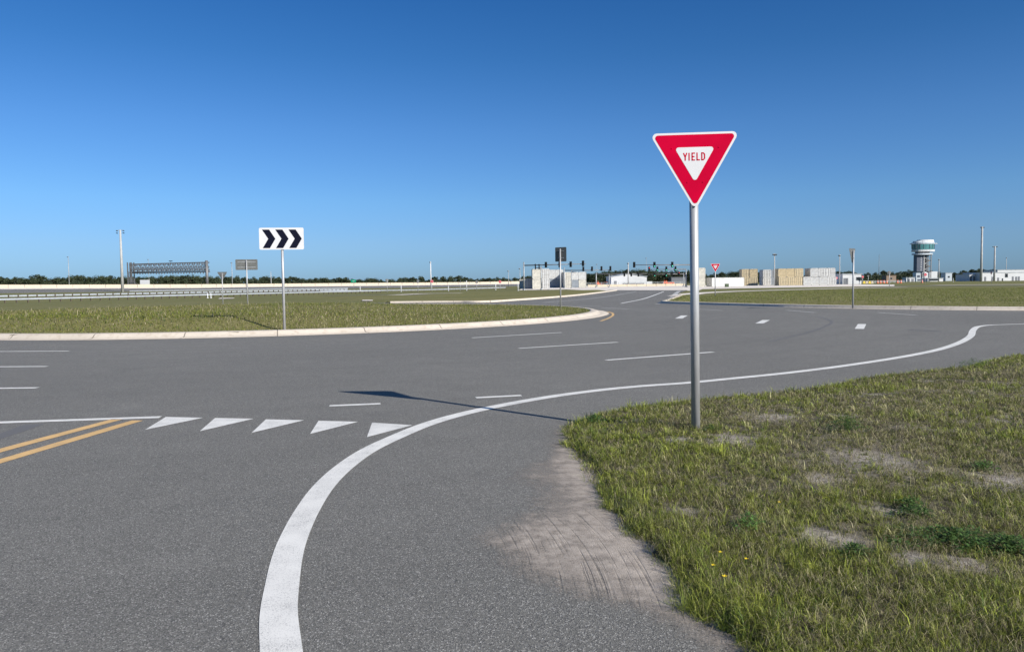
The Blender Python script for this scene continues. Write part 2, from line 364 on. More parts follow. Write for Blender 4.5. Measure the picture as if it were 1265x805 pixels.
tag(strip('road', [G(1070, 353.9), G(1150, 352.9), G(1265, 352.2), G(1400, 351.6)], 9, -.016, M['asphalt']), kind='structure')
tag(strip('pavement', [G(1153, 352.1), G(1200, 351.6), G(1265, 351.1), G(1400, 350.3)], 6, -.008, M['yard']), kind='structure')
tag(strip('pavement', [G(486, 364.2), G(530, 362.4), G(580, 361.9), G(630, 361.6), G(655, 361.5)], 2.6, -.008, M['yard']), kind='structure')
tag(strip('road', [G(400, 365.0), G(500, 363.9), G(580, 363.0), G(640, 362.8)], 3.0, -.016, M['asphalt']), kind='structure')
tag(flat('concrete_slab', [G(447, 372), G(460, 372), G(461, 370.8), G(448, 370.8)], .05, M['yard']), kind='structure')
tag(flat('concrete_slab', [G(269, 369.2), G(288, 368.8), G(290, 368), G(272, 368)], .02, M['yard']), kind='structure')

# ------------------------------------------------------------ kerbs
def kerb(name, pts, prof, side=1, closed=False, m=None, sub=1):
    P = [Vector((p[0], p[1], 0)) for p in pts]; n = len(P); V = []; U = []; s = 0; k = len(prof)
    for i, p in enumerate(P):
        if closed: t = (P[(i+1) % n]-P[i-1]).normalized()
        else: t = (P[min(i+1, n-1)]-P[max(i-1, 0)]).normalized()
        nn = Vector((-t.y, t.x, 0))*side
        if i: s += (p-P[i-1]).length
        uu = 0
        for j, (u, z) in enumerate(prof):
            if j: uu += math.hypot(u-prof[j-1][0], z-prof[j-1][1])
            c = p+nn*u; V.append((c.x, c.y, z)); U.append((s, uu))
    F = []
    for i in range(n if closed else n-1):
        a = i*k; b = ((i+1) % n)*k
        for j in range(k-1): F.append((a+j, b+j, b+j+1, a+j+1))
    F = np.array(F)
    if side < 0: F = F[:, ::-1]
    return add_np(name, V, F, m or M['kerb'], uvs=U)
prof_isl = [(-.02, -.02), (0, .006), (.42, .012), (.50, .03), (.62, .13), (.68, .155), (.95, .165), (1.0, .15), (1.0, -.02)]
ci = circ(RI, 0, 360, 144)[:-1]
tag(kerb('island_kerb', ci, prof_isl, side=1, closed=True), kind='structure')
prof_kr = [(-.32, -.02), (-.30, .006), (.0, .012), (.03, .14), (.06, .175), (.45, .18), (.47, -.03)]
KRs = smooth_line([p for p in KR], 10)
tag(kerb('road_kerb', KRs, prof_kr, side=1), kind='structure')
prof_kl = [(-.3, -.02), (-.28, .01), (.0, .015), (.08, .12), (.15, .15), (.7, .155), (.7, -.03)]
KLs = smooth_line([p for p in KL_full], 4)
tag(kerb('road_kerb', KLs, prof_kl, side=-1 if True else 1), kind='structure')

# ------------------------------------------------------------ island turf, right turf, back turf
def isl_z(X, Y):
    r = np.hypot(X-RC.x, Y-RC.y); return .14+(.05+.34*sstep((-X+3)/17))*sstep((RI-1-r)/(3.0+9*sstep((Y-38)/12)))+.05*(fbm(X, Y, .25)-.5)*sstep((RI-1-r)/2)
poly = circ(RI-1.0, 0, 360, 120)[:-1]
tag(grid_patch('island_ground', poly, .45, lambda X, Y, S: isl_z(X, Y), M['turf'], margin=.45), kind='structure')
KRi = [p for p in kerb.__defaults__ or []]
def off_line(P, d):
    out = []
    for i, p in enumerate(P):
        t = (P[min(i+1, len(P)-1)]-P[max(i-1, 0)]).normalized(); out.append(p+Vector((-t.y, t.x, 0))*d)
    return out
KRo = off_line(KRs, .16)
poly_r = KRo+[KRo[-1]+Vector((0, 60, 0)), G(1400, 357), G(1265, 357.2), G(1100, 358.5), G(1000, 359.8), G(940, 361.3), G(900, 362.8), G(862, 364.6), G(845, 366.0)]
def rt_z(X, Y, S): return -.03+.165*sstep((S+.25)/.3)*1.0+.12*sstep(S/6)*sstep((110-Y)/40)
def dline(X, Y, P):
    d = np.full(X.shape, 1e9)
    for a, b in zip(P[:-1], P[1:]):
        e = b-a; L = e.x*e.x+e.y*e.y
        if L < 1e-9: continue
        t = np.clip(((X-a.x)*e.x+(Y-a.y)*e.y)/L, 0, 1); d = np.minimum(d, np.hypot(X-a.x-t*e.x, Y-a.y-t*e.y))
    return d
def rturf(X, Y, S):
    w_ = np.maximum(sstep(S/5), sstep((2.5-dline(X, Y, KRo))/1.5)); return -.12+(.27+.12*sstep(S/6)+.04*(fbm(X, Y, .2)-.5))*w_*sstep((S+.06)/.06)
def lturf(X, Y, S):
    w_ = np.maximum(sstep(S/4), sstep((2.5-dline(X, Y, KLo))/1.5)); return -.12+(.25+.03*(fbm(X, Y, .2)-.5))*w_*sstep((S+.06)/.06)
tag(grid_patch('turf_ground', poly_r, .22, rturf, M['turf'], margin=.22), kind='structure')
KLo = off_line(KLs, -.55)
poly_l = [KLo[0]+Vector((-20, 40, 0))]+KLo[::-1][:0]+KLo+[G(752, 357.9), G(700, 359.2), G(640, 360.8), G(560, 362.5), G(500, 365)]
tag(grid_patch('turf_ground', poly_l, .4, lturf, M['turf'], margin=.4), kind='structure')

# ------------------------------------------------------------ near verge (soil) with uneven edge
VE = [(1018, 900), (948, 840), (912, 805), (874, 776), (848, 750), (826, 717.5), (802, 690), (773, 662), (752, 640), (735, 615.8), (716, 578.8), (701, 555), (694, 539), (699, 526), (726, 515.5), (760, 509), (795.6, 504.8), (865, 496.4), (939, 490), (1003.8, 482), (1050, 473.5), (1077.8, 467), (1133, 462), (1188.8, 455), (1221, 448), (1265, 439), (1330, 428), (1420, 418)]
ve = smooth_line([G(*p) for p in VE], 6); ve = [Vector((1.1, -6, 0)), Vector((1.02, 1.5, 0))]+ve
verge_poly = ve+[ve[-1]+Vector((14, 0, 0)), Vector((45, 10, 0)), Vector((45, -6, 0))]
def verge_z(X, Y, S=None):
    if S is None: S = sdf(X, Y, verge_poly)
    e = S+.10*(fbm(X, Y, 6)-.5)+.16*(fbm(X, Y, 1.7)-.5)
    return -.03+.075*sstep((e+.05)/.25)+.05*sstep(e/1.6)*1.+.05*(fbm(X, Y, .9)-.4)*sstep(e/.5)+.018*(fbm(X, Y, 9)-.5)*sstep(e/.1)

# ------------------------------------------------------------ sand washed over the asphalt beside the verge
def sand():
    m, t, b = mat('washed_sand'); N = t.nodes; L = t.links; tc = N.new('ShaderNodeTexCoord').outputs['Object']
    at_ = N.new('ShaderNodeAttribute'); at_.attribute_name = 'Col'; sp = N.new('ShaderNodeSeparateColor'); L.new(at_.outputs['Color'], sp.inputs[0])
    n = noise_node(t, 170, 2, tc); n2 = noise_node(t, 9, 5, tc, .6); n4 = noise_node(t, 1.4, 4, tc)
    # tyre tracks: ribbed bands that follow the verge
    wv = noise_node(t, 1.0, 3); mp = N.new('ShaderNodeCombineXYZ'); L.new(math_(t, 'MULTIPLY', sp.outputs[1], 44.), mp.inputs[0]); L.new(math_(t, 'MULTIPLY', sp.outputs[2], 1.2), mp.inputs[1]); L.new(mp.outputs[0], wv.inputs['Vector'])
    c = mixc(t, mrange(t, n2.outputs[0], .35, .65), (.42, .365, .31), (.55, .48, .41))
    ng = noise_node(t, 95, 4, tc, .8); c = mixc(t, mrange(t, ng.outputs[0], .50, .64, 0, .75), c, (.17, .155, .14))
    trk = math_(t, 'MULTIPLY', mrange(t, wv.outputs[0], .54, .70, 0, .38), mrange(t, at_.outputs['Alpha'], 0, 1, .10, 1)); c = mixc(t, trk, c, (.22, .20, .175))
    L.new(c, b.inputs['Base Color']); b.inputs['Roughness'].default_value = .95; b.inputs['Specular IOR Level'].default_value = .1
    cover = math_(t, 'ADD', sp.outputs[0], math_(t, 'MULTIPLY', math_(t, 'SUBTRACT', ng.outputs[0], .5), 1.6))
    cover = math_(t, 'ADD', cover, math_(t, 'MULTIPLY', math_(t, 'SUBTRACT', n2.outputs[0], .5), .6))
    cover = math_(t, 'SUBTRACT', cover, math_(t, 'MULTIPLY', trk, .25))
    L.new(mrange(t, cover, .22, .80, 0, .92), b.inputs['Alpha'])
    bp = N.new('ShaderNodeBump'); bp.inputs['Strength'].default_value = .8; bp.inputs['Distance'].default_value = .012
    L.new(math_(t, 'SUBTRACT', math_(t, 'MULTIPLY', n.outputs[0], .5), trk), bp.inputs['Height']); L.new(bp.outputs[0], b.inputs['Normal'])
    # fan outlines surveyed on the road
    A = [G(*p) for p in [(690, 522), (672, 545), (640, 570), (612, 592), (650, 606), (640, 630), (590, 650), (552, 664), (570, 682), (620, 712), (680, 742), (760, 756), (830, 778), (880, 806), (960, 860), (960, 700), (800, 600), (720, 540)]]
    xs = np.arange(-.9, 2.1, .02); ys = np.arange(2.6, 9.2, .03); X, Y = np.meshgrid(xs, ys)
    S = sdf(X, Y, A); Sv = sdf(X, Y, verge_poly)
    core = [G(*p) for p in [(600, 655), (650, 640), (720, 640), (745, 655), (790, 700), (800, 750), (720, 745), (640, 710)]]
    Sc = sdf(X, Y, core)
    Sw = S+.34*(fbm(X, Y, 2.4)-.5)+.12*(fbm(X, Y, 7)-.5)-.03
    cov = .36*sstep((Sw+.16)/.45)+.16*sstep(Sw/.5)+.20*sstep((Sc+.30+.3*(fbm(X, Y, 3)-.5))/.5)+.34*sstep((Sv+.30)/.30)*(fbm(X, Y, 2.)+.35)
    keep = (S > -.30) | (Sv > -.35)
    cov = np.where(S > -.30, cov, .42*sstep((Sv+.33)/.3)*(fbm(X, Y, 3)+.3))
    idx = np.arange(X.size).reshape(X.shape); kq = (keep[:-1, :-1] & keep[1:, 1:]) & (Sv[:-1, :-1] < .15)
    F = np.stack([idx[:-1, :-1][kq], idx[:-1, 1:][kq], idx[1:, 1:][kq], idx[1:, :-1][kq]], 1)
    V = np.stack([X.ravel(), Y.ravel(), (.005+.004*np.clip(cov, 0, 1)).ravel()], 1)
    # track coordinate: distance across the wheel path
    a = np.array(G(640, 640)[:2]); d = np.array(G(745, 752)[:2])-a; d /= np.linalg.norm(d); across = (X-a[0])*-d[1]+(Y-a[1])*d[0]; along = (X-a[0])*d[0]+(Y-a[1])*d[1]
    across = across+.10*along**2
    C = np.stack([cov.ravel(), across.ravel(), along.ravel(), sstep((Sc+.30+.2*(fbm(X, Y, 3)-.5))/.3).ravel()], 1)
    used = np.unique(F); mp = np.zeros(X.size, int); mp[used] = np.arange(len(used))
    tag(add_np('sand', V[used], mp[F], m, cols=C[used], smooth=True), 'pale sand washed over the asphalt beside the grass verge with wheel tracks through it', 'sand', kind='stuff')
sand()

# ------------------------------------------------------------ road markings (children of the road)
Z1 = .004
edge_px = [(352, 860), (347.6, 805), (344.5, 758.6), (348.5, 723), (355, 688), (364, 661.6), (379.4, 630.8), (399, 602), (423.5, 578), (454, 556.7), (489.6, 539.5), (529, 523.5), (573, 510.8), (626, 499.4), (683.6, 489.4), (740, 482), (790, 477), (851, 472.6), (911, 466.8), (972, 460.6), (1044, 451.6), (1116, 440.5), (1159.7, 431.6), (1185.6, 423), (1199, 415), (1202, 408), (1208, 403.6), (1222, 401.6), (1240.5, 400.8), (1265, 400.2), (1320, 399.6)]
strip('edge_line', [G(*p) for p in edge_px], .185, Z1, M['white_paint'], road, 8)
def tri(pts, m=M['white_paint'], name='yield_triangle'): flat(name, [G(*p) for p in pts], Z1, m, road)
tri([(204.9, 515), (251, 516), (178.8, 531)]); tri([(265.7, 516.3), (313.5, 517.2), (246.8, 532.6)]); tri([(328.4, 518.0), (376, 519), (310.8, 534.6)])
tri([(393.5, 519.7), (442.2, 521), (383, 536)]); tri([(459.6, 522), (509.4, 525.2), (453.2, 540)])
def dash(a, b, wd=.15, m='white_paint', name='lane_dash', z=Z1): strip(name, [G(*a), G(*b)], wd, z, M[m], road)
dash((407, 501.2), (470, 498.6), .13); dash((588, 491.2), (644, 488.4), .13)
dash((-60, 523.8), (198, 515.2), .15, name='entry_line')
strip('yellow_line', [G(-60, 574), G(0, 556.5), (G(145, 517.8))], .15, Z1, M['yellow_paint'], road, 4)
strip('yellow_line', [G(-60, 588), G(0, 569.8), (G(170, 519.3))], .15, Z1, M['yellow_paint'], road, 4)
dash((-80, 434.6), (85, 433.6), .14); dash((-60, 453.4), (58, 452.6), .14); dash((-60, 480.2), (46, 479), .14)
dash((583, 417.2), (694, 410.6), .14); dash((641, 430.2), (763, 422.6), .14); dash((749, 444.8), (881, 434.8), .15)
dash((838.5, 393.4), (845.5, 389.6), .32); dash((938, 399.4), (946.5, 395.2), .30); dash((1061.5, 406.2), (1065, 400.2), .28)
dash((862, 381.8), (893, 383.6), .16, 'worn_paint'); dash((972, 383.2), (1007, 386), .18, 'worn_paint'); dash((1085, 386), (1132, 389.2), .2, 'worn_paint')
dash((743, 379.9), (777, 381.8), .16, 'worn_paint'); dash((700, 377.2), (743, 378.3), .14, 'worn_paint')
strip('lane_dash', [G(672, 373.6), G(740, 367.5), G(786, 360.2)], .22, Z1, M['worn_paint'], road)
strip('lane_dash', [G(767.5, 374.6), G(795, 369), G(812, 363.2), G(820, 360)], .24, Z1, M['white_paint'], road)
dash((790, 361.9), (806, 361.9), .6, 'worn_paint')
strip('edge_line', [G(811, 375.3), G(820, 374.4)], .35, Z1, M['worn_paint'], road)
strip('edge_line', [G(819, 373.8), G(823, 371.2), G(829, 368.6), G(832, 366.4)], .5, Z1, M['worn_paint'], road)
strip('edge_line', [G(833, 364.6), G(836, 361.6), G(839, 359.5)], .6, Z1, M['worn_paint'], road)
strip('yellow_line', [G(742, 396.6), G(751, 393.2), G(757, 389.6), G(756.5, 386.8), G(751, 385)], .12, Z1, M['yellow_paint'], road)
strip('skid_mark', [G(1121, 407.6), G(1163, 409.2)], .22, .003, M['skid'], road)
m_sk = paint_mat('faint_skid', (.142, .137, .130), .2)
strip('skid_mark', [G(950, 422), G(1000, 410), G(1024, 401), G(1026, 396), G(1010, 391)], .12, .002, m_sk, road)
strip('skid_mark', [G(-20, 545), G(20, 532), G(42, 524)], .22, .002, m_sk, road)

# ------------------------------------------------------------ grass (countless blades)
PAL = {'green': (.160, .212, .030), 'lime': (.262, .292, .044), 'olive': (.200, .206, .056), 'straw': (.46, .41, .24), 'deep': (.060, .110, .030), 'brown': (.17, .135, .095)}
def blades(name, P, h, wd, lean, cols, label, maxbend=.9):
    n = len(P); a = rng.random(n)*2*np.pi; la = a+rng.normal(0, .5, n)+np.pi/2
    side = np.stack([np.cos(a), np.sin(a), np.zeros(n)], 1)*wd[:, None]*.5
    ld = np.stack([np.cos(la), np.sin(la), np.zeros(n)], 1)
    up = np.array([0, 0, 1.])
    l1 = lean*.35; mid = P+ld*(h*l1)[:, None]+up*(h*np.sqrt(np.clip(1-l1**2, .05, 1))*.55)[:, None]
    tip = P+ld*(h*lean*1.0)[:, None]+up*(h*np.sqrt(np.clip(1-lean**2, .02, 1)))[:, None]
    V = np.stack([P-side, P+side, mid+side*.8, mid-side*.8, tip], 1).reshape(-1, 3)
    b = np.arange(n)[:, None]*5
    tri3 = np.concatenate([b+np.array([[0, 1, 2]]), b+np.array([[0, 2, 3]]), b+np.array([[3, 2, 4]])], 0)
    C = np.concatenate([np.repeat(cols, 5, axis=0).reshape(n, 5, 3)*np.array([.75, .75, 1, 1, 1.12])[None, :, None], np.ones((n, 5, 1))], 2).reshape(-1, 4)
    return tag(add_np(name, V, tri3, M['blade'], cols=C), label, 'grass', kind='stuff')
def pick(n, w):
    ks = list(w); p = np.array([w[k] for k in ks], float); p /= p.sum(); c = np.array([PAL[k] for k in ks])
    return c[rng.choice(len(ks), n, p=p)]
BARE = [(905, 548, .30), (840, 548, .16), (1015, 668, .20), (1046, 676, .14), (1240, 600, .32), (1190, 708, .20), (1128, 698, .17), (1100, 640, .2), (1010, 600, .22), (720, 540, .10), (850, 635, .16), (950, 520, .3), (1080, 575, .45), (760, 690, .1)]
bare = [(G(x, y, .05), r) for x, y, r in BARE]
vg = grid_patch('verge_ground', verge_poly, .055, verge_z, M['soil'], margin=.12, x1=17, y0=1.5); tag(vg, kind='structure')
_co = np.zeros(len(vg.data.vertices)*3, dtype=np.float32); vg.data.vertices.foreach_get('co', _co); _co = _co.reshape(-1, 3); _m = np.zeros(len(_co))
for c, r in bare: _m = np.maximum(_m, np.exp(-(np.hypot(_co[:, 0]-c.x, (_co[:, 1]-c.y)*.8)/(r*(.5+1.1*fbm(_co[:, 0], _co[:, 1], 4))))**2*1.6))
_m = np.maximum(_m, .55*sstep((fbm(_co[:, 0], _co[:, 1], 2.3)-.60)/.08)*sstep((_co[:, 0]-2.2)/1.5))
_a = vg.data.color_attributes.new('Col', 'FLOAT_COLOR', 'POINT'); _a.data.foreach_set('color', np.stack([_m, _m, _m, np.ones(len(_m))], 1).astype(np.float32).ravel())
def near_grass():
    # tufts first, then their blades fanning outward; plus loose blades
    NT = 118000; u = rng.random(NT); dT = 2.9*(27/2.9)**(u**.80); XT = dT*rng.uniform(-.05, .80, NT)+rng.normal(0, .03, NT); YT = dT+rng.normal(0, .05, NT)
    ST = sdf(XT, YT, verge_poly); eT = ST+.30*(fbm(XT, YT, 3.3)-.5)+.10*(fbm(XT, YT, 11)-.5)
    left = sstep((2.9-XT)/1.6+(fbm(XT, YT, .9)-.5)*1.5)
    dens = (.55+.55*sstep((fbm(XT, YT, 1.3)-.34)/.22))*(.40+.60*sstep((fbm(XT, YT, 6.)-.38)/.14))*(.70+.30*left)
    for c, r in bare:
        q = np.hypot(XT-c.x, (YT-c.y)*.8)/(r*(.6+.9*fbm(XT, YT, 4))); dens = dens*(1-.97*np.exp(-q**2*1.1))
    edge = sstep((.5-eT)/.5); dens = np.maximum(dens, .6*edge*(.3+.7*sstep((fbm(XT, YT, 5.)-.3)/.2)))
    k = (eT > .0) & (rng.random(NT) < dens); XT = XT[k]; YT = YT[k]; edge = edge[k]; dT = dT[k]; nt_ = len(XT)
    patch = fbm(XT, YT, .75); p2 = fbm(XT, YT, 2.6); kind = rng.random(nt_)
    wdry = sstep((patch-.45)/.12+rng.normal(0, .28, nt_)-edge*1.0-.9*sstep((2.9-XT)/1.6)); wl = sstep((.45-patch)/.12+edge*.5+rng.normal(0, .3, nt_))
    base = pick(nt_, dict(green=4, lime=5, olive=6, straw=1.2, deep=1.3, brown=.3)); dry = pick(nt_, dict(olive=5, straw=3.5, brown=2.5, green=2.5, deep=1)); lush = pick(nt_, dict(green=6, lime=7, deep=2, olive=3, straw=.4))
    cT = base*(1-wdry[:, None])+dry*wdry[:, None]; cT = cT*(1-wl[:, None])+lush*wl[:, None]; cT *= rng.uniform(.65, 1.35, nt_)[:, None]*(.8+.5*p2)[:, None]
    hT = rng.gamma(4, .0100, nt_)*(.65+.75*p2)*(1+.45*edge)*(1-.25*wdry); nb = rng.poisson(9.5, nt_)+2; I = np.repeat(np.arange(nt_), nb); n = len(I); cT *= np.where(rng.random(nt_) < .16, .45, 1)[:, None]
    az = rng.random(n)*2*np.pi; rr = np.abs(rng.normal(0, .016, n))*np.clip(dT[I]/6, 1, 2.2); X = XT[I]+rr*np.cos(az); Y = YT[I]+rr*np.sin(az); S = sdf(X, Y, verge_poly); d = dT[I]
    P = np.stack([X, Y, verge_z(X, Y, S)-.004], 1); c = cT[I]*.7+pick(n, dict(green=3, lime=4, olive=5, straw=2, deep=1.5))*.3
    c = c*(rng.uniform(.5, 1.8, n)*np.where(rng.random(n) < .07, 1.5, 1))[:, None]; h = np.clip(hT[I]*rng.uniform(.35, 1.45, n), .012, .17)  # wide random tones put light contrast into evenly lit blades
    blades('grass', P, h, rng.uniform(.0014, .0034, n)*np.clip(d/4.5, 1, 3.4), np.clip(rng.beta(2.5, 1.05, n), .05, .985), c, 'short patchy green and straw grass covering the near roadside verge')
    print('near blades', n)
    # dead thatch lying flat between the tufts
    N = 120000; u = rng.random(N); d = 2.9*(20/2.9)**(u**.85); X = d*rng.uniform(-.02, .8, N); Y = d+rng.normal(0, .03, N); S = sdf(X, Y, verge_poly); k = (S > .02) & (rng.random(N) < .25+.75*sstep((fbm(X, Y, 2.)-.35)/.2))
    X = X[k]; Y = Y[k]; S = S[k]; d = d[k]; n = len(X); P = np.stack([X, Y, verge_z(X, Y, S)+rng.uniform(.002, .02, n)], 1)
    c = pick(n, dict(straw=6, brown=4, olive=3))*rng.uniform(.5, 1.35, n)[:, None]
    blades('dead_thatch', P, rng.uniform(.03, .10, n), rng.uniform(.0012, .0026, n)*np.clip(d/4.5, 1, 3), np.full(n, .985), c, 'dead straw thatch lying between the tufts of the near verge')
near_grass()
def island_grass():
    N = 210000
    r = (RI-1.02)*np.sqrt(rng.random(N)); a = rng.random(N)*2*np.pi; X = RC.x+r*np.cos(a); Y = RC.y+r*np.sin(a)
    keep = rng.random(N) < np.clip((46-Y)/22, .25, 1)*1.0
    X = X[keep]; Y = Y[keep]; n = len(X)
    P = np.stack([X, Y, isl_z(X, Y)-.01], 1); pt = fbm(X, Y, .18); p2 = fbm(X, Y, .9)
    a_ = pick(n, dict(green=4, olive=6, lime=1.2, deep=2, straw=.5)); b_ = pick(n, dict(straw=1.8, olive=6, green=3, brown=.8)); wq = sstep((pt-.40)/.14+rng.normal(0, .3, n))[:, None]
    c = (a_*(1-wq)+b_*wq)*rng.uniform(.7, 1.2, n)[:, None]*.98*np.array([1.03, .97, 1.05])
    h = rng.gamma(6, .012, n)*(.7+.6*p2); tall = rng.random(n) < .02*sstep((p2-.45)/.12); h = np.where(tall, rng.uniform(.2, .36, n), h)
    c[tall] = np.array([.46, .40, .26])*rng.uniform(.8, 1.1, tall.sum())[:, None]
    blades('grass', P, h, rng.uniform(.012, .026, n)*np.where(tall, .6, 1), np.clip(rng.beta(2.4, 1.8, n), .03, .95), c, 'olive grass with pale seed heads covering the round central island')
    # right hand turf
    N = 190000; X = rng.uniform(10, 75, N); Y = 28+rng.random(N)**1.5*75; S = sdf(X, Y, poly_r); k = (S > .02) & (X/Y < .75); X = X[k]; Y = Y[k]; n = len(X); S = S[k]
    P = np.stack([X, Y, rturf(X, Y, S)-.01], 1); pt = fbm(X, Y, .12)
    a_ = pick(n, dict(green=5, olive=6, lime=2, deep=2, straw=.4)); b_ = pick(n, dict(straw=1.2, olive=6, green=4, lime=1)); wq = sstep((pt-.42)/.14+rng.normal(0, .3, n))[:, None]
    c = (a_*(1-wq)+b_*wq)*rng.uniform(.7, 1.2, n)[:, None]*.95
    h = rng.gamma(5, .012, n)
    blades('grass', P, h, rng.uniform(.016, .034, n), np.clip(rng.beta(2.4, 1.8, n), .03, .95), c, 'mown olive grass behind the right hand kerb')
island_grass()

# ------------------------------------------------------------ weeds and wildflowers in the near verge
def weed(px, py, R, nl, label, lush=1.0, group='leafy weeds in the near verge', hgt=.06):
    hgt *= 1.5; nl = int(nl*1.6)
    c = G(px, py, .05); e = empty('leafy_weed', (c.x, c.y, float(verge_z(np.array([c.x]), np.array([c.y]))[0])), label, 'weed', group)
    V = []; F = []; C = []
    ph = random.random()*6.28
    for i in range(nl):
        a = random.random()*2*math.pi; r = R*1.25*random.random()**.62*(.62+.25*math.sin(2*a+ph)+.2*math.sin(5*a+ph*2)+.15*math.sin(9*a)); p = Vector((r*math.cos(a)*1.25, r*math.sin(a), random.random()*hgt*(1-.6*r/R)))
        l = random.uniform(.012, .030); wd = l*.5; az = random.random()*6.28; t = Vector((math.cos(az), math.sin(az), random.uniform(-.3, .7))).normalized(); s = t.cross(Vector((random.uniform(-.4, .4), random.uniform(-.4, .4), 1))).normalized()
        b = len(V); V += [p, p+t*l*.5+s*wd*.5, p+t*l, p+t*l*.5-s*wd*.5]; F.append((b, b+1, b+2, b+3))
        g = random.uniform(.6, 1.3)*lush; C += [(.085*g, .150*g, .040*g, 1)]*4
    add_np('leaves', [tuple(v) for v in V], np.array(F), M['blade'], e, cols=C)
    mb = MB()
    for i in range(max(5, nl//60)):
        a = random.random()*6.28; r = R*random.random()*.8; mb.tube((0, 0, 0), (r*math.cos(a), r*math.sin(a), hgt*.7), .0012, .0008, 4)
    mb.build('stem', M['stem'], e)
weed(1046, 540, .17, 700, 'dark green clump alone amid dry grass, right of the yield post', hgt=.13)
weed(1130, 648, .12, 420, 'small dark weed patch just above the large spreading weed')
weed(1180, 682, .30, 1700, 'largest spreading green weed mat near the lower right')
weed(1247, 690, .2, 900, 'green weed mat at the right margin beside the largest mat')
weed(878, 538, .06, 140, 'tiny weed tuft at the foot of the yield post', hgt=.05)
weed(1215, 588, .12, 400, 'bright weed sprig next to the pale bare patch at far right', 1.3)
weed(1125, 638, .1, 300, 'small round weed in the middle of the right verge')
weed(1056, 696, .1, 300, 'low weed rosette left of the bare brown soil patch')
weed(925, 660, .1, 240, 'yellowish green weed tuft in the middle of the verge', 1.6, hgt=.08)
weed(735, 521, .12, 300, 'bright green weed at the corner where the verge meets the road', 1.4, hgt=.07)
weed(1202, 454, .3, 500, 'leafy weed standing on the far verge crest beside the road', 1.1, hgt=.12)
def flower(px, py, label, hh=.075, k=.012):
    c = G(px, py, .10); z = float(verge_z(np.array([c.x]), np.array([c.y]))[0]); e = empty('wildflower', (c.x, c.y, z), label, 'wildflower', 'yellow wildflowers in the near verge')
    MB().tube((0, 0, 0), (.01, .005, hh), .0015, .001, 5).build('stem', M['stem'], e)
    mb = MB()
    for i in range(5):
        a = i*2*math.pi/5; mb.prism([(0, 0), (k*.5, k*.35), (k, 0), (k*.5, -k*.35)], .0015, lambda x, y, z_, a=a: (.01+x*math.cos(a)-y*math.sin(a), .005+x*math.sin(a)+y*math.cos(a), hh+z_+x*.5))
    mb.build('petals', M['petal'], e)
flower(888, 687, 'yellow wildflower topmost of the three on the left of the verge'); flower(879, 703, 'yellow wildflower lower left of its neighbours'); flower(893, 718, 'yellow wildflower lowest and largest of the group', k=.015); flower(920, 697, 'yellow wildflower furthest right of the group')
flower(961, 632, 'small orange yellow wildflower alone in the middle verge', k=.011)

# ------------------------------------------------------------ signs
def rtri(L, r, top=0., n=6):
    """rounded triangle pointing down, sharp top edge at z=top, side L"""
    h = L*math.sqrt(3)/2; C = [(-L/2, top), (L/2, top), (0, top-h)]; out = []
    cen = (0, top-h/3)
    for i, (x, z) in enumerate(C):
        dx, dz = cen[0]-x, cen[1]-z; l = math.hypot(dx, dz); cx, cz = x+dx/l*2*r, z+dz/l*2*r
        a0 = math.atan2(-dz, -dx); rg = np.linspace(a0+math.pi/3, a0-math.pi/3, n)
        out += [(cx+r*math.cos(a), cz+r*math.sin(a)) for a in rg]
    return out
def rrect(wd, h, r, cz=0, n=5):
    out = []
    for sx, sz, a0 in ((1, 1, 0), (-1, 1, 90), (-1, -1, 180), (1, -1, 270)):
        for k in range(n): a = rad(a0+90*k/(n-1)); out.append((sx*(wd/2-r)+r*math.cos(a), cz+sz*(h/2-r)+r*math.sin(a)))
    return out
def octo(R, cz=0): return [(R*math.cos(rad(22.5+45*k)), cz+R*math.sin(rad(22.5+45*k))) for k in range(8)]
def ycoord(y0): return lambda x, z, y: (x, y0-y, z)
def stroke(mb, a, b, t, y0, th):
    a = Vector(a); b = Vector(b); d = (b-a).normalized(); n = Vector((-d.y, d.x))*t/2
    mb.prism([tuple(a-n), tuple(b-n), tuple(b+n), tuple(a+n)], th, ycoord(y0))
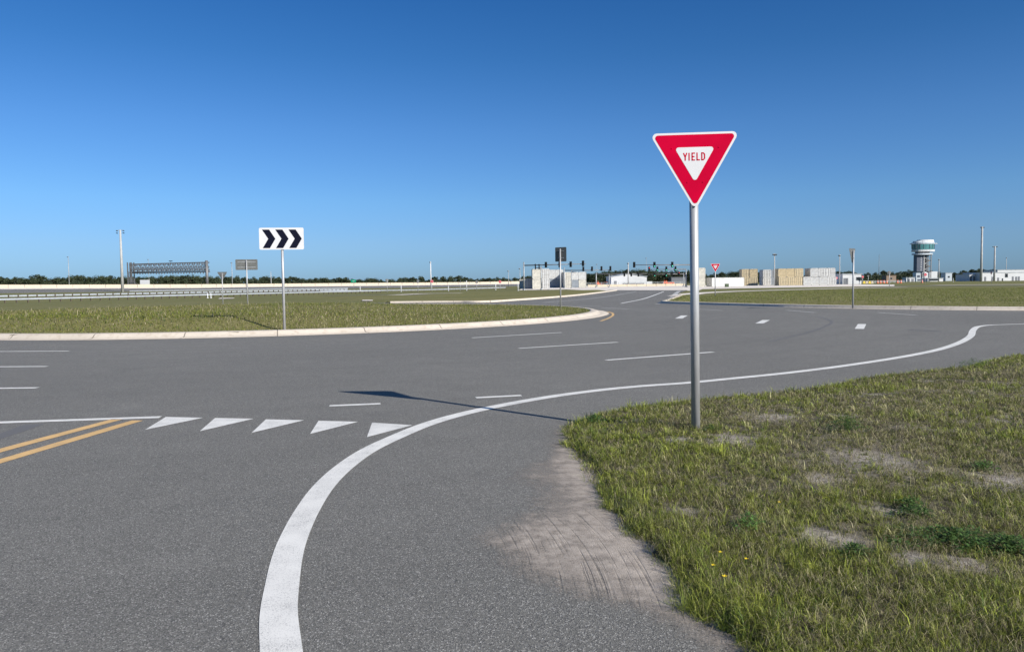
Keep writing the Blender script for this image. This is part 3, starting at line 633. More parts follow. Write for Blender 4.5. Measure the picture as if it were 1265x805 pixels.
def sign(loc, rz, kind, label, h_bot, group=None, S=1.0, r=.045, name=None, postcap=.12, cat=None, front=True):
    """front faces local -Y; h_bot = height of the plate's lowest point"""
    e = empty(name or kind+'_sign', loc, label, cat or 'road sign', group, rz)
    yf = -r-.022
    if kind == 'yield':
        L = .965*S; top = h_bot+L*.866-.045*S; out = rtri(L, .045*S, top); ptop = top-.10*S
    elif kind == 'chevron':
        W, Hh = 1.53*S, .765*S; top = h_bot+Hh; out = rrect(W, Hh, .05*S, h_bot+Hh/2); ptop = top-.05 if front else top+.05
    elif kind == 'square':
        W = S; top = h_bot+W; out = rrect(W*.92, W, .04, h_bot+W/2); ptop = top-.1
    elif kind == 'stop':
        top = h_bot+.75*S; out = octo(.405*S, h_bot+.375*S); ptop = top-.1
    elif kind == 'round':
        top = h_bot+.8*S; out = [(.4*S*math.cos(rad(k*15)), h_bot+.4*S+.4*S*math.sin(rad(k*15))) for k in range(24)]; ptop = top-.1
    elif kind == 'guide':
        W, Hh = 2.6*S, 1.5*S; top = h_bot+Hh; out = rrect(W, Hh, .08, h_bot+Hh/2); ptop = top
    n = 24 if r > .04 and Vector(loc).length < 30 else 10
    MB().tube((0, 0, -.15), (0, 0, ptop), r, r, n).build('post', M['galv'], e, smooth=True)
    pn = MB().prism(out, .004, ycoord(yf)).build('panel', M['sign_back'], e)
    zs = [h_bot+(top-h_bot)*k for k in ((.25, .75) if kind != 'yield' else (.34, .80))]
    for z in zs:
        wb = {'yield': .42 if z > (h_bot+top)/2 else .15, 'chevron': 1.25, 'square': .5, 'stop': .4, 'round': .4, 'guide': 2.2}[kind]*S
        MB().box((0, -r-.009, z), (wb, .016, .04)).build('bracket', M['galv_dull'], e); MB().tube((0, 0, z-.015), (0, 0, z+.015), r+.008, n=16).build('clamp', M['galv_dull'], e)
    yy = yf-.0045
    if kind == 'yield':
        MB().prism(out, .001, ycoord(yy)).build('white_border', M['sign_white'], pn)
        MB().prism(rtri(L-.079*S, .030*S, top-.0225*S), .001, ycoord(yy-.0016)).build('red_field', M['sign_red'], pn)
        MB().prism(rtri(.435*S, .026*S, top-.157*S), .001, ycoord(yy-.0032)).build('white_triangle', M['sign_white'], pn)
        if group is None or True:
            mb = MB(); t = .0155*S; Hh = .083*S; z0 = top-.217*S-Hh; y0 = yy-.0048; th = .001
            gl = .036*S; gap = .0165*S; x = -.122*S+.002
            def st(a, b): stroke(mb, (x+a[0]*gl, z0+a[1]*Hh), (x+b[0]*gl, z0+b[1]*Hh), t*.82, y0, th)
            st((0, 1), (.5, .45)); st((1, 1), (.5, .45)); st((.5, .5), (.5, 0)); x += gl+gap+.004
            x0 = x; st((.08, 0), (.08, 1)); x = x0+.0135*S+gap
            st((.15, 0), (.15, 1)); st((0, .94), (1, .94)); st((0, .5), (.85, .5)); st((0, .06), (1, .06)); x += gl+gap
            st((.15, 0), (.15, 1)); st((0, .06), (1, .06)); x += gl+gap*.9
            st((.15, 0), (.15, 1)); st((0, .94), (.6, .94)); st((0, .06), (.6, .06)); st((.55, .96), (.97, .76)); st((.97, .8), (.97, .2)); st((.97, .24), (.55, .04))
            mb.build('lettering', M['sign_red'], pn)
            for bx, bz in ((-.246, .166), (.256, .166), (-.082, .533), (.084, .533)):
                MB().tube((bx*S, yy-.0015, top-bz*S), (bx*S, yy-.007, top-bz*S), .0085*S, .006*S, 12).build('rivet', M['sign_red'], pn)
    elif kind == 'chevron':
        MB().prism(out, .001, ycoord(yy)).build('white_face', M['sign_white'], pn)
        for k in range(3):
            P = [(20, 12), (68, 12), (108, 72), (70, 133), (22, 133), (60, 72)]
            P = [((x+88*k)/297*W-W/2, h_bot+Hh-z/143*Hh) for x, z in P]
            MB().prism(P[::-1], .001, ycoord(yy-.0016)).build('chevron', M['sign_black'], pn)
    elif kind == 'stop':
        MB().prism(out, .001, ycoord(yy)).build('white_border', M['sign_white'], pn)
        MB().prism(octo(.375*S, h_bot+.375*S), .001, ycoord(yy-.002)).build('red_field', M['sign_red'], pn)
        mb = MB(); y0 = yy-.004; zc = h_bot+.375*S; Hh = .25*S; gl = .095*S; x = -.245*S; t = .03*S
        def st(a, b): stroke(mb, (x+a[0]*gl, zc-Hh/2+a[1]*Hh), (x+b[0]*gl, zc-Hh/2+b[1]*Hh), t, y0, .002)
        st((0, .95), (1, .95)); st((.1, .95), (.1, .5)); st((0, .5), (1, .5)); st((.9, .5), (.9, .05)); st((0, .05), (1, .05)); x += gl+.035*S
        st((0, .95), (1, .95)); st((.5, .95), (.5, 0)); x += gl+.035*S
        st((.1, 0), (.1, 1)); st((.9, 0), (.9, 1)); st((0, .95), (1, .95)); st((0, .05), (1, .05)); x += gl+.035*S
        st((.1, 0), (.1, 1)); st((0, .95), (1, .95)); st((.9, .95), (.9, .5)); st((0, .5), (1, .5))
        mb.build('lettering', M['sign_white'], pn)
    elif kind == 'guide':
        MB().prism(out, .002, ycoord(yy)).build('green_face', M['sign_green'], pn)
        MB().prism(rrect(W*.5, .12, .02, h_bot+Hh*.5), .002, ycoord(yy-.004)).build('legend_bar', M['sign_white'], pn)
    return e
B = G(859.6, 538, .03)
ys = sign((B.x, B.y, .03), rad(-3), 'yield', 'tall red and white YIELD sign on its thick steel post in the near verge', 2.385, S=.945)
ys.rotation_euler = (0, rad(-.55), rad(-3))
cs = at(351.5, 26.4, float(isl_z(np.array([-7.8]), np.array([26.4]))[0]))
sign(cs, rad(6), 'chevron', 'white sign with three black chevrons pointing right at the front of the central island', 2.755, S=.97)
p = at(306, 56, .36); sign(p, rad(180+14), 'chevron', 'grey back of a wide chevron sign on the far side of the central island', 2.5, r=.05)
p = at(692.6, 46.5, .18); sign(p, rad(180-35), 'square', 'dark square back of a sign standing at the right end of the central island', 2.75, S=.86, r=.045, cat='road sign')
p = at(275.5, 74, -.05); sign(p, rad(180+5), 'yield', 'grey back of a yield sign behind the central island, left of the chevron signs', 2.35)
p = at(883.5, 76, .2); sign(p, rad(-2), 'yield', 'small red and white YIELD sign on the grass beyond the right kerb', 2.35)
p = at(1053.6, 42.5, .2); sign(p, rad(180+46), 'yield', 'yield sign turned nearly edge on, standing alone on the right hand grass', 2.35)

# far small signs
def far_sign(x, yb, yt, d, rz, kind, label, S=1.0, group=None):
    p = at(x, d, -.05); top = zat(x, yt, d); hgt = {'stop': .75, 'yield': .79, 'round': .8, 'square': .8, 'guide': 1.5, 'chevron': .765}[kind]*S
    return sign(p, rad(rz), kind, label, max(.5, top+.05-hgt), group, S=S, r=.06)
far_sign(533.8, 360, 345.6, 190, 0, 'stop', 'red stop sign before the tall white pole left of the containers', S=1.0)
far_sign(617.8, 358, 346.2, 210, 0, 'stop', 'red stop sign left of the white container group, by a white post')
far_sign(1142.8, 351, 337.4, 215, 0, 'stop', 'red stop sign in front of the control tower', S=1.05)
far_sign(1033.4, 352, 342, 250, 0, 'stop', 'red stop sign at the right end of the white container row', S=.95)
far_sign(1065.5, 352, 340.5, 245, 8, 'stop', 'red stop sign before the low grey office building', S=.95)
far_sign(1098.6, 354, 334.6, 170, 185, 'stop', 'grey back of an octagonal sign left of the control tower', S=1.05)
far_sign(1224.6, 352, 335.5, 215, 265, 'stop', 'thin edge on sign between the two tall concrete poles at right')
far_sign(1072.5, 351, 340, 260, 180, 'yield', 'grey back of a small sign near the yellow barriers')
far_sign(516.4, 360.5, 346.4, 180, 180, 'square', 'dark back of a small sign left of the red stop sign', S=.7)
far_sign(478.5, 360, 345.3, 185, 200, 'square', 'grey back of a sign at the right end of the guardrail', S=.7)
far_sign(589, 358.5, 347, 200, 180, 'square', 'small dark backed sign right of two thin posts', S=.7)
far_sign(568.6, 361, 346.4, 180, 80, 'square', 'narrow edge on sign with orange stripe in mid distance', S=.6)
far_sign(437, 356, 345.3, 300, 0, 'guide', 'small green highway guide sign in front of the far trees', S=.75)
far_sign(1139, 352, 338, 250, 170, 'square', 'dark backed sign at the foot of the control tower', S=.9)
def post(x, yb, yt, d, label, r=.07, m='cladding', cat='post', group='thin posts in the mid distance', name='marker_post', zb=-.05):
    p = at(x, d, zb); e = MB().tube((p.x, p.y, zb-.1), (p.x, p.y, zat(x, yt, d)), r, r*.9, 8)
    o = e.tube((p.x, p.y, zb), (p.x, p.y, zb+.12), r*1.9, r*1.6, 8).build(name, M[m], None, smooth=True); return tag(o, label, cat, group)
for x, yb, yt, d in ((495.6, 359, 352, 190), (576.5, 358, 346.5, 205), (554, 358.5, 353, 200), (256.5, 369, 362, 118), (260.6, 369, 362, 118), (612.4, 358, 350, 205), (1177.5, 348, 343.5, 330), (640, 359, 350, 178), (445, 358, 354, 215)):
    post(x, yb, yt, d, {495.6: 'short white post between the guardrail end and the stop sign', 576.5: 'taller thin white post before the far track wall', 554: 'short thin post right of the tall white pole', 256.5: 'left one of the two short white posts by the guardrail', 260.6: 'right one of the two short white posts by the guardrail', 612.4: 'white post beside the stop sign left of the containers', 1177.5: 'short white post on the grass right of the control tower', 640: 'white post just left of the signal mast', 445: 'short white post behind the guardrail near its right end'}[x], .10 if d > 150 else .09)

# ------------------------------------------------------------ tall light poles
def light_pole(x, yt, d, r0, label, fixtures=2, m='pole_conc', r1=None, group='tall lighting poles', zb=-.05, ybase=None, arm=.6):
    p = at(x, d, zb); zt = zat(x, yt, d)
    e = empty('light_pole', p, label, 'light pole', group); H = zt-zb
    MB().tube((0, 0, -.3), (0, 0, H), r0, r1 or r0*.5, 14).build('pole', M[m], e, smooth=True)
    a = MB(); 
    if fixtures:
        a.box((0, 0, H-.15), (arm*2+.3, .14, .14)); a.build('crossarm', M['galv_dull'], e)
        for k in range(fixtures):
            xx = (-1 if k % 2 == 0 else 1)*arm; MB().box((xx, -.1, H-.35-.9*(k//2)), (.5, .6, .3), ry=.2).tube((xx, 0, H-.15), (xx, 0, H-.3), .06, .06, 6).build('floodlight', M['dark'], e)
    return e
light_pole(151.6, 284, 310, .62, 'very tall tapered pale pole left of the truss gantry', 4, r1=.34, arm=1.3)
light_pole(1211.9, 280, 330, .52, 'tallest concrete pole on the right, left one of the thick pair', 2, r1=.36, arm=.55)
light_pole(1228.2, 304, 380, .44, 'shorter thick concrete pole right of the tallest one', 2, r1=.34, arm=.9)
light_pole(86, 316.8, 470, .28, 'thin lighting pole alone above the trees at far left', 1, 'galv_dull', arm=.3, r1=.14)
light_pole(184.6, 345-25, 520, .2, 'faint thin mast rising behind the truss gantry', 1, 'galv_dull', arm=.3)
light_pole(287.3, 324, 430, .26, 'thin pole just right of the yield sign back', 1, 'galv_dull', arm=.3)
light_pole(335.2, 335.5, 470, .3, 'short thin pole showing just left of the chevron sign', 0, 'pole_conc')
light_pole(532.4, 323, 300, .26, 'white slender pole behind the red stop sign in the middle', 1, 'cladding', r1=.2, arm=.2)
light_pole(628.4, 334, 330, .17, 'thin grey pole left of the signal mast, short one', 1, 'galv_dull', arm=.3)
light_pole(642.6, 331, 330, .17, 'thin grey pole touching the left of the signal mast', 1, 'galv_dull', arm=.3)
light_pole(776.2, 324.5, 290, .24, 'pale pole rising in front of the gabled white building', 1, 'pole_conc', r1=.2, arm=.2)
light_pole(956.6, 313.2, 230, .17, 'pale lighting pole among the tan containers', 2, 'pole_conc', r1=.13, arm=.35)
light_pole(1037, 314.5, 250, .17, 'pale lighting pole right of the white container stack', 1, 'pole_conc', r1=.12, arm=.2)
light_pole(1159.6, 320, 390, .24, 'thin pole right of the control tower', 1, 'pole_conc', r1=.18, arm=.2)
light_pole(1242.8, 318, 520, .25, 'faint thin pole nearest the right margin', 1, 'pole_conc', arm=.2)
light_pole(1085.6, 314, 600, .22, 'distant radio mast above the trees left of the tower', 0, 'lattice')
light_pole(798.5, 318.3, 500, .14, 'faint thin mast above the right hand signal arm', 1, 'galv_dull', arm=.3)
light_pole(737.5, 326, 480, .14, 'faint thin mast above the left hand signal arms', 1, 'galv_dull', arm=.3)

# ------------------------------------------------------------ trees along the horizon
def tree_proto(seed, H, W, palm=False):
    rs = np.random.default_rng(seed); e = empty('tree', (0, 0, 0), 'x', 'tree', 'trees along the horizon')
    mb = MB(); mb.tube((0, 0, -.3), (.1, 0, H*.45), .28, .18, 7)
    for k in range(5):
        a = rs.random()*6.28; mb.tube((.1, 0, H*rs.uniform(.28, .45)), (math.cos(a)*W*.32, math.sin(a)*W*.32, H*rs.uniform(.55, .8)), .13, .05, 5)
    mb.build('trunk', M['bark'], e)
    nc = 20; n = 2600; cl = []
    for k in range(nc):
        a = rs.random()*6.28; r = W*.5*math.sqrt(rs.random())*.8; z = H*rs.uniform(.30, .86)*(1-.18*(r/(W*.5))**2); cl.append((r*math.cos(a), r*math.sin(a), z, rs.uniform(.13, .26)*W, rs.uniform(.55, 1.3)))
    cl.append((0, 0, H*.86, W*.2, 1.1))
    C = np.array(cl); i = rs.integers(0, len(C), n); v = rs.normal(size=(n, 3)); v /= np.linalg.norm(v, axis=1)[:, None]; v *= (rs.random(n)**.4)[:, None]
    P = C[i, :3]+v*C[i, 3][:, None]*np.array([1, 1, .75]); s = rs.uniform(.22, .55, n)
    t = rs.normal(size=(n, 3)); t /= np.linalg.norm(t, axis=1)[:, None]; u = np.cross(t, rs.normal(size=(n, 3))); u /= np.linalg.norm(u, axis=1)[:, None]
    V = np.stack([P-t*s[:, None], P+u*s[:, None]*.6, P+t*s[:, None], P-u*s[:, None]*.6], 1).reshape(-1, 3)
    F = np.arange(4*n).reshape(n, 4); g = C[i, 4]*rs.uniform(.7, 1.3, n)
    cols = np.stack([.058*g, .076*g, .040*g, np.ones(n)], 1).repeat(4, 0)
    add_np('crown', V, F, M['blade'], e, cols=cols); return e
protos = [(tree_proto(11, 12, 11), 12, 11), (tree_proto(12, 12, 9), 12, 9), (tree_proto(13, 12, 13), 12, 13), (tree_proto(14, 12, 8), 12, 8), (tree_proto(15, 12, 10), 12, 10)]
LINE = [(-30, 340), (0, 340), (12, 341.5), (28, 342.5), (50, 338.5), (60, 343.5), (75, 342), (100, 339.5), (118, 341), (137, 339.5), (150, 341.5), (165, 341), (185, 340), (205, 339), (235, 339), (255, 340), (272, 340.5), (300, 341), (330, 341), (360, 341.5), (385, 343.5), (398, 342.5), (425, 342), (445, 344), (466, 343), (480, 345), (490, 343.5), (505, 341.5), (516, 340.5), (530, 344), (543, 339.5), (552, 341), (563, 339.5), (572, 340), (583, 343), (600, 342.5), (620, 341.5), (632, 343.5), (650, 339), (668, 339), (700, 339.5), (728, 336.5), (745, 335), (765, 333), (785, 333), (800, 334), (820, 334.5), (838, 334), (850, 334), (866, 338), (880, 337.5), (893, 335), (905, 334), (918, 335.5), (938, 335.5), (950, 338), (1000, 337), (1030, 335.5), (1042, 334.5), (1052, 335.5), (1062, 337), (1075, 336.5), (1085, 334.5), (1094, 332.8), (1105, 335), (1122, 333), (1135, 334), (1150, 333.5), (1165, 335.5), (1178, 337), (1190, 333.5), (1202, 331.5), (1212, 331.5), (1222, 332.5), (1240, 333.5), (1258, 333), (1290, 333)]
used = set(); tx = -24.0; k = 0
while tx < 1290:
    yt = np.interp(tx, [a for a, b in LINE], [b for a, b in LINE])+random.uniform(-.6, 1.6)
    near = 725 < tx < 850
    d = random.uniform(400, 470) if near else random.uniform(500, 640)
    H = zat(tx, yt, d)+.1; pi = random.randrange(5); pr, ph, pw_ = protos[pi]
    s = H/ph; o = pr if pi not in used else copy_tree(pr); used.add(pi)
    o.location = at(tx, d, -.1); sx = s*random.uniform(.95, 1.35); o.scale = (sx, sx, s*1.04); o.rotation_euler.z = random.random()*6.28
    tag(o, 'dark green broadleaf tree in the row along the horizon', 'tree', 'trees along the horizon'); tx += random.uniform(5.5, 9.5)*(1.15 if not near else 1); k += 1
print('trees', k)
for pi in set(range(5))-used: pass
# undergrowth of the far wood
def woods():
    n = 46000; x = rng.uniform(-40, 1305, n); lt = np.interp(x, [a for a, b in LINE], [b for a, b in LINE]); d = rng.uniform(520, 690, n)
    near = (x > 722) & (x < 850) & (rng.random(n) < .8); d = np.where(near, rng.uniform(440, 480, n), d)
    hor = 350-.0122*(x-632.5); top = EYE+(hor-lt)/950*d; z = -.2+rng.random(n)*(top*.74)*(.72+.35*vnoise(x, x*0, .09)); X = (x-632.5)/950*d
    P = np.stack([X, d, z], 1); s = rng.uniform(.35, .9, n); t = rng.normal(size=(n, 3)); t /= np.linalg.norm(t, axis=1)[:, None]; u = np.cross(t, rng.normal(size=(n, 3))); u /= np.linalg.norm(u, axis=1)[:, None]
    V = np.stack([P-t*s[:, None], P+u*s[:, None]*.7, P+t*s[:, None], P-u*s[:, None]*.7], 1).reshape(-1, 3); g = rng.uniform(.55, 1.15, n)*(.7+.7*vnoise(X, d, .08))
    cols = np.stack([.050*g, .066*g, .036*g, np.ones(n)], 1).repeat(4, 0)
    tag(add_np('undergrowth', V, np.arange(4*n).reshape(n, 4), M['blade'], cols=cols), 'dark undergrowth filling the far wood beneath the tree crowns', 'undergrowth', kind='stuff')
woods()

# ------------------------------------------------------------ track embankment and barrier wall at left
WX = [-60, 0, 80, 160, 240, 330, 430, 560, 650]; WD = [322, 330, 345, 358, 368, 385, 405, 430, 450]
WT = [352.0, 351.5, 351.5, 351.2, 351.0, 350.4, 349.5, 348.6, 347.2]; WB = [356.2, 355.7, 355.3, 355.1, 354.8, 353.4, 352.6, 351.2, 349.9]
rows = []
for x, d, yt, yb in zip(WX, WD, WT, WB):
    rows.append([at(x, d, zat(x, yb, d)), zat(x, yt, d)])
def emb():
    V = []; F = []; mats = []
    us = [0, -9, -10, -42, -43, -85]                    # distance in front of the wall
    for (p, zt) in rows:
        for u in us: 
            f = {0: 1., -9: .80, -10: .78, -42: .22, -43: .20, -85: 0}[u]; V.append((p.x*(1+u/ p.y*.9), p.y+u, -.3*(1-f)+p.z*f if u > -85 else -.6))
    n = len(us); groups = {'yard': [0], 'asphalt': [1, 2], 'far_turf': [3, 4]}
    for mname, js in groups.items():
        Fm = [(i*n+j, (i+1)*n+j, (i+1)*n+j+1, i*n+j+1) for i in range(len(rows)-1) for j in js]
        nm = {'yard': 'track_apron', 'asphalt': 'track', 'far_turf': 'embankment'}[mname]
        tag(add_np(nm, V, np.array(Fm)[:, ::-1], M[mname]), kind='structure')
emb()
def wall():
    V = []; n = len(rows); F = []
    for (p, zt) in rows:
        for dy, z in ((0, p.z-.4), (-.0, p.z+.5), (.25, zt), (.6, zt), (.6, p.z-.4)): V.append((p.x, p.y+dy, z))
    for i in range(n-1):
        for j in range(4): F.append((i*5+j, (i+1)*5+j, (i+1)*5+j+1, i*5+j+1))
    e = empty('track_wall', rows[4][0], 'long cream concrete barrier wall running along the raised track at left', 'wall')
    Vl = [tuple(Vector(v)-rows[4][0]) for v in V]
    add_np('barrier', Vl, np.array(F), M['wall'], e)
    P = [r[0] for r in rows]; mb = MB()
    for i in range(n-1):
        L = (P[i+1]-P[i]).length; kk = int(L/6)
        for q in range(kk):
            t = (q+.5)/kk; p = P[i].lerp(P[i+1], t); z = rows[i][1]*(1-t)+rows[i+1][1]*t
            mb.box(Vector((p.x, p.y-.06, (p.z+z)/2))-rows[4][0], (.10, .2, (z-p.z)*.9))
    o = mb.build('buttress', M['galv_dull'], e); o['kind'] = 'stuff'
wall()

# ------------------------------------------------------------ guardrails
def wbeam(P, z0, face, m='galv_dull'):
    """W shaped beam swept along P"""
    prof = [(0, .0), (.05, .03), (.08, .08), (.05, .125), (.005, .155), (.05, .19), (.08, .235), (.05, .285), (0, .31)]
    V = []; F = []
    for i, p in enumerate(P):
        t = (P[min(i+1, len(P)-1)]-P[max(i-1, 0)]); t.z = 0; t.normalize(); n = Vector((-t.y, t.x, 0))*face
        for u, z in prof: c = p+n*(.08+u); V.append((c.x, c.y, p.z+z0+z))
    k = len(prof)
    for i in range(len(P)-1):
        for j in range(k-1): F.append((i*k+j, (i+1)*k+j, (i+1)*k+j+1, i*k+j+1))
    return V, np.array(F)
def guardrail(A, B_, label, face, spacing=1.905, posts=100):
    A = Vector(A); B_ = Vector(B_); L = (B_-A).length; n = int(L/spacing); P = [A.lerp(B_, i/n) for i in range(n+1)]
    for p in P: p.z = float(terrain(np.array([p.x]), np.array([p.y]))[0])
    e = empty('guardrail', P[0], label, 'guardrail'); o0 = P[0].copy(); Q = [p-o0 for p in P]
    V, F = wbeam(Q, .48, face); add_np('rail', V, F, M['rail_steel'], e)
    ang = math.atan2((B_-A).y, (B_-A).x); pm = None
    for i, q in enumerate(Q[:posts]):
        if pm is None:
            pm = MB().box((0, 0, .37), (.15, .2, .9), rz=ang).build('post', M['bark'], e); o = pm
        else:
            o = pm.copy(); col.objects.link(o); o.parent = e
        o.location = q
    return e
A = at(-40, 123, -.65); Bq = at(470, 224, -.62)
guardrail(A, Bq, 'front steel guardrail running past the central island into the left distance', -1)
A2 = at(-40, 150, -.5); B2 = at(430, 250, -.4)
guardrail(A2, B2, 'second steel guardrail parallel behind the front one', 1)
guardrail(at(395, 228, -.2), at(625, 236, -.1), 'third steel guardrail in mid distance left of the containers', -1)
guardrail(at(160, 265, -.2), at(430, 285, -.2), 'farthest steel guardrail below the truss gantry', -1)
# small bits on the far left slope
tag(strip('road', [at(-60, 195), at(120, 215), at(300, 255), at(420, 275)], 34, -.03, M['asphalt']), kind='structure')

# ------------------------------------------------------------ truss gantry
def gantry():
    d = 385; L = at(161, d, 1.0); Rr = at(256.2, d-6, .9); e = empty('truss_gantry', L, 'long steel lattice gantry on two towers over the raised track at left', 'gantry')
    zt0 = zat(161, 324, d)-L.z; zt1 = zat(255, 322.2, d)-L.z; v = Rr-L; v.z = 0; W = v.length; ang = math.atan2(v.y, v.x)
    def tp(t, y, z): return Vector((t*v.x-y*math.sin(ang), t*v.y+y*math.cos(ang), z))
    zb = zat(161, 335.8, d)-L.z; z1 = zat(161, 326.2, d)-L.z; mb = MB(); nb = 16
    for y in (0, 2.6):
        for z in (z1, zb): mb.tube(tp(0, y, z), tp(1, y, z+.3), .22, n=5)
        for k in range(nb):
            mb.tube(tp(k/nb, y, zb), tp((k+.5)/nb, y, z1), .13, n=4); mb.tube(tp((k+.5)/nb, y, z1), tp((k+1)/nb, y, zb), .13, n=4)
            mb.tube(tp(k/nb, y, zb), tp(k/nb, y, z1), .1, n=4)
    for k in range(nb+1):
        for z in (z1, zb): mb.tube(tp(k/nb, 0, z), tp(k/nb, 2.6, z), .1, n=4)
    for k in range(nb):
        for y in (0, 2.6):
            zm = (z1+zb)/2; mb.tube(tp(k/nb, y, z1), tp((k+1)/nb, y, zm), .09, n=4); mb.tube(tp(k/nb, y, zm), tp((k+1)/nb, y, zm), .12, n=4)
            mb.box(tp((k+.5)/nb, y-.2, zb+1.1), (.7, .3, .8), rz=ang)
    mb.build('truss', M['lattice'], e)
    mb = MB().box(tp(.5, 1.3, zb-.5), (W*1.03, 1.2, .5), rz=ang)
    for k in range(28): mb.box(tp((k+.5)/28, 0.6, zb-.95), (.35, .4, random.uniform(.3, .9)), rz=ang)
    mb.build('walkway', M['lattice'], e)
    mb = MB()
    for xx in (-1, 1):
        for yy in (0, 2.6): mb.box(Vector((xx*.95, yy, (zt0)*.5-.4)), (.45, .45, zt0+.8))
    nz = 8
    for k in range(nz):
        a, b = k*zb/nz, (k+1)*zb/nz; mb.tube((-1, -.1, a), (1, -.1, b), .12, n=4); mb.tube((1, -.1, a), (-1, -.1, b), .12, n=4); mb.box((0, -.1, b), (2.1, .25, .2))
    mb.build('tower', M['lattice'], e)
    tw = v.copy(); MB().tube((tw.x, tw.y, -1.5), (tw.x, tw.y, zt1), .75, .68, 12).box((tw.x, tw.y, -.6), (2.4, 2.2, .9)).build('column', M['lattice'], e, smooth=True)
    mb = MB()
    for k in range(9): mb.box((1.6+k*.62, -1, zb*.42-k*.55), (.7, 1.5, .14)); 
    mb.tube((1.4, -1.8, zb*.42+1), (7, -1.8, -.0), .08, n=4); mb.tube((1.4, -.2, zb*.42+1), (7, -.2, 0), .08, n=4)
    for k in range(10): mb.tube((1.6+k*.6, -1.8, -1), (1.6+k*.6, -1.8, zb*.42+.8-k*.55), .06, n=4)
    mb.build('staircase', M['lattice'], e)
    MB().tube(tp(.525, 1, z1), tp(.525, 1, z1+1.2), .08, n=5).box(tp(.525, 1, z1+1.2), (1.6, .5, .35)).build('camera_mount', M['dark'], e)
gantry()
p = at(179.3, 376, 1.2); ht = zat(179, 345.8, 376)-p.z
e = empty('equipment_cabin', p, 'small white box cabin at the foot of the gantry stairs', 'cabin')
MB().box((0, 0, ht/2-.4), (3.5, 2.6, ht+.8)).build('body', M['cladding'], e); MB().box((0, 0, ht+.06), (3.7, 2.8, .12)).build('roof', M['cladding'], e); MB().box((1.1, -1.31, .9), (.8, .03, 1.9)).build('door', M['galv_dull'], e)

# ------------------------------------------------------------ shipping containers
_pc = {}
def container_mesh(L, colr):
    W, H = 2.44, 2.59; body = MB(); x0 = -W/2
    def corr(p0, p1, n, inward, z0=.16, z1=H-.14):
        d = (p1-p0); pts = []; seg = n*4
        for i in range(n):
            for k, dep in ((0, 0), (.3, 0), (.5, 1), (.8, 1)): pts.append(p0+d*((i+k)/n)+inward*.075*dep)
        pts.append(p1); b = len(body.v)
        for q in pts: body.v.append(Vector((q.x, q.y, z0))); body.v.append(Vector((q.x, q.y, z1)))
        for i in range(len(pts)-1): body.f.append((b+2*i, b+2*i+2, b+2*i+3, b+2*i+1))
    n = int(L/.5); e_ = .03
    corr(Vector((x0+e_, .1, 0)), Vector((x0+e_, L-.1, 0)), n, Vector((1, 0, 0))); corr(Vector((-x0-e_, .1, 0)), Vector((-x0-e_, L-.1, 0)), n, Vector((-1, 0, 0)))
    corr(Vector((x0+.1, L-e_, 0)), Vector((-x0-.1, L-e_, 0)), 8, Vector((0, -1, 0)))
    body.box((0, L/2, H-.06), (W-.1, L-.1, .05)); body.box((0, L/2, .14), (W-.1, L-.1, .05))
    fr = MB()
    for sx in (-1, 1):
        for y in (.07, L-.07): fr.box((sx*(W/2-.06), y, H/2), (.12, .14, H-.01))
        for z in (.08, H-.07): fr.box((sx*(W/2-.05), L/2, z), (.1, L-.28, .13))
    for y in (.06, L-.06):
        for z in (.08, H-.07): fr.box((0, y, z), (W-.24, .12, .14))
    cs_ = MB()
    for sx in (-1, 1):
        for y in (.085, L-.085):
            for z in (.06, H-.06): cs_.box((sx*(W/2-.085), y, z), (.18, .18, .125))
    doors = []
    for sx in (-1, 1):
        dm = MB().box((sx*.565, .055, H/2), (1.1, .05, H-.32))
        for k in range(5): dm.box((sx*.565, .024, .35+k*(H-.7)/4), (.9, .012, .22))
        rd = MB()
        for q in (.28, .82): rd.tube((sx*q, -.005, .1), (sx*q, -.005, H-.1), .035, n=6); rd.box((sx*q, 0, 1.05), (.30, .03, .05)); rd.box((sx*q, 0, .2), (.1, .03, .1)); rd.box((sx*q, 0, H-.2), (.1, .03, .1))
        doors.append((dm, rd))
    return body, fr, cs_, doors
def container(loc, rz, colr, label, L=6.06, group='stacked shipping containers'):
    key = (L, colr)
    if key in _pc:
        o = copy_tree(_pc[key]); o.location = loc; o.rotation_euler = (0, 0, rz); tag(o, label, 'shipping container', group); return o
    e = empty('shipping_container', loc, label, 'shipping container', group, rz); body, fr, cs_, doors = container_mesh(L, colr); m = M[colr]
    body.build('corrugated_body', m, e); fr.build('frame', m, e); cs_.build('corner_casting', M['rod'], e)
    for dm, rd in doors: d_ = dm.build('door', m, e); rd.build('locking_rod', M['rod'], d_)
    _pc[key] = e; return e
# local +y runs away from the door end ; doors face local -y ; loc = bottom centre of door end
HC = 2.6
def stackc(x, d, levels, colrs, labels, rz=0., L=6.06, flip=False):
    p = at(x, d, .0)
    for l, c, lab in zip(levels, colrs, labels):
        q = p.copy(); q.z = l*HC
        if c: 
            if flip: f = Matrix.Rotation(rz, 3, 'Z') @ Vector((0, L, 0)); container(q+f, rz+math.pi, c, lab, L)
            else: container(q, rz, c, lab, L)
def setz(o, k): o.scale = (1, 1, k)
def stackrow(x, d, rz, items, HZ=1.0):
    """items: (step along the row in metres, level, colour, flip, label)"""
    p = at(x, d, .0); R = Matrix.Rotation(rz, 3, 'Z')
    for st, l, c, fl, lab in items:
        q = p+R @ Vector((st, random.uniform(-.08, .08), 0)); q.z = l*HC*HZ
        o = container(q+(R @ Vector((0, 6.06, 0))) if fl else q, rz+(math.pi if fl else 0), c, lab); o.scale = (1, 1, HZ)
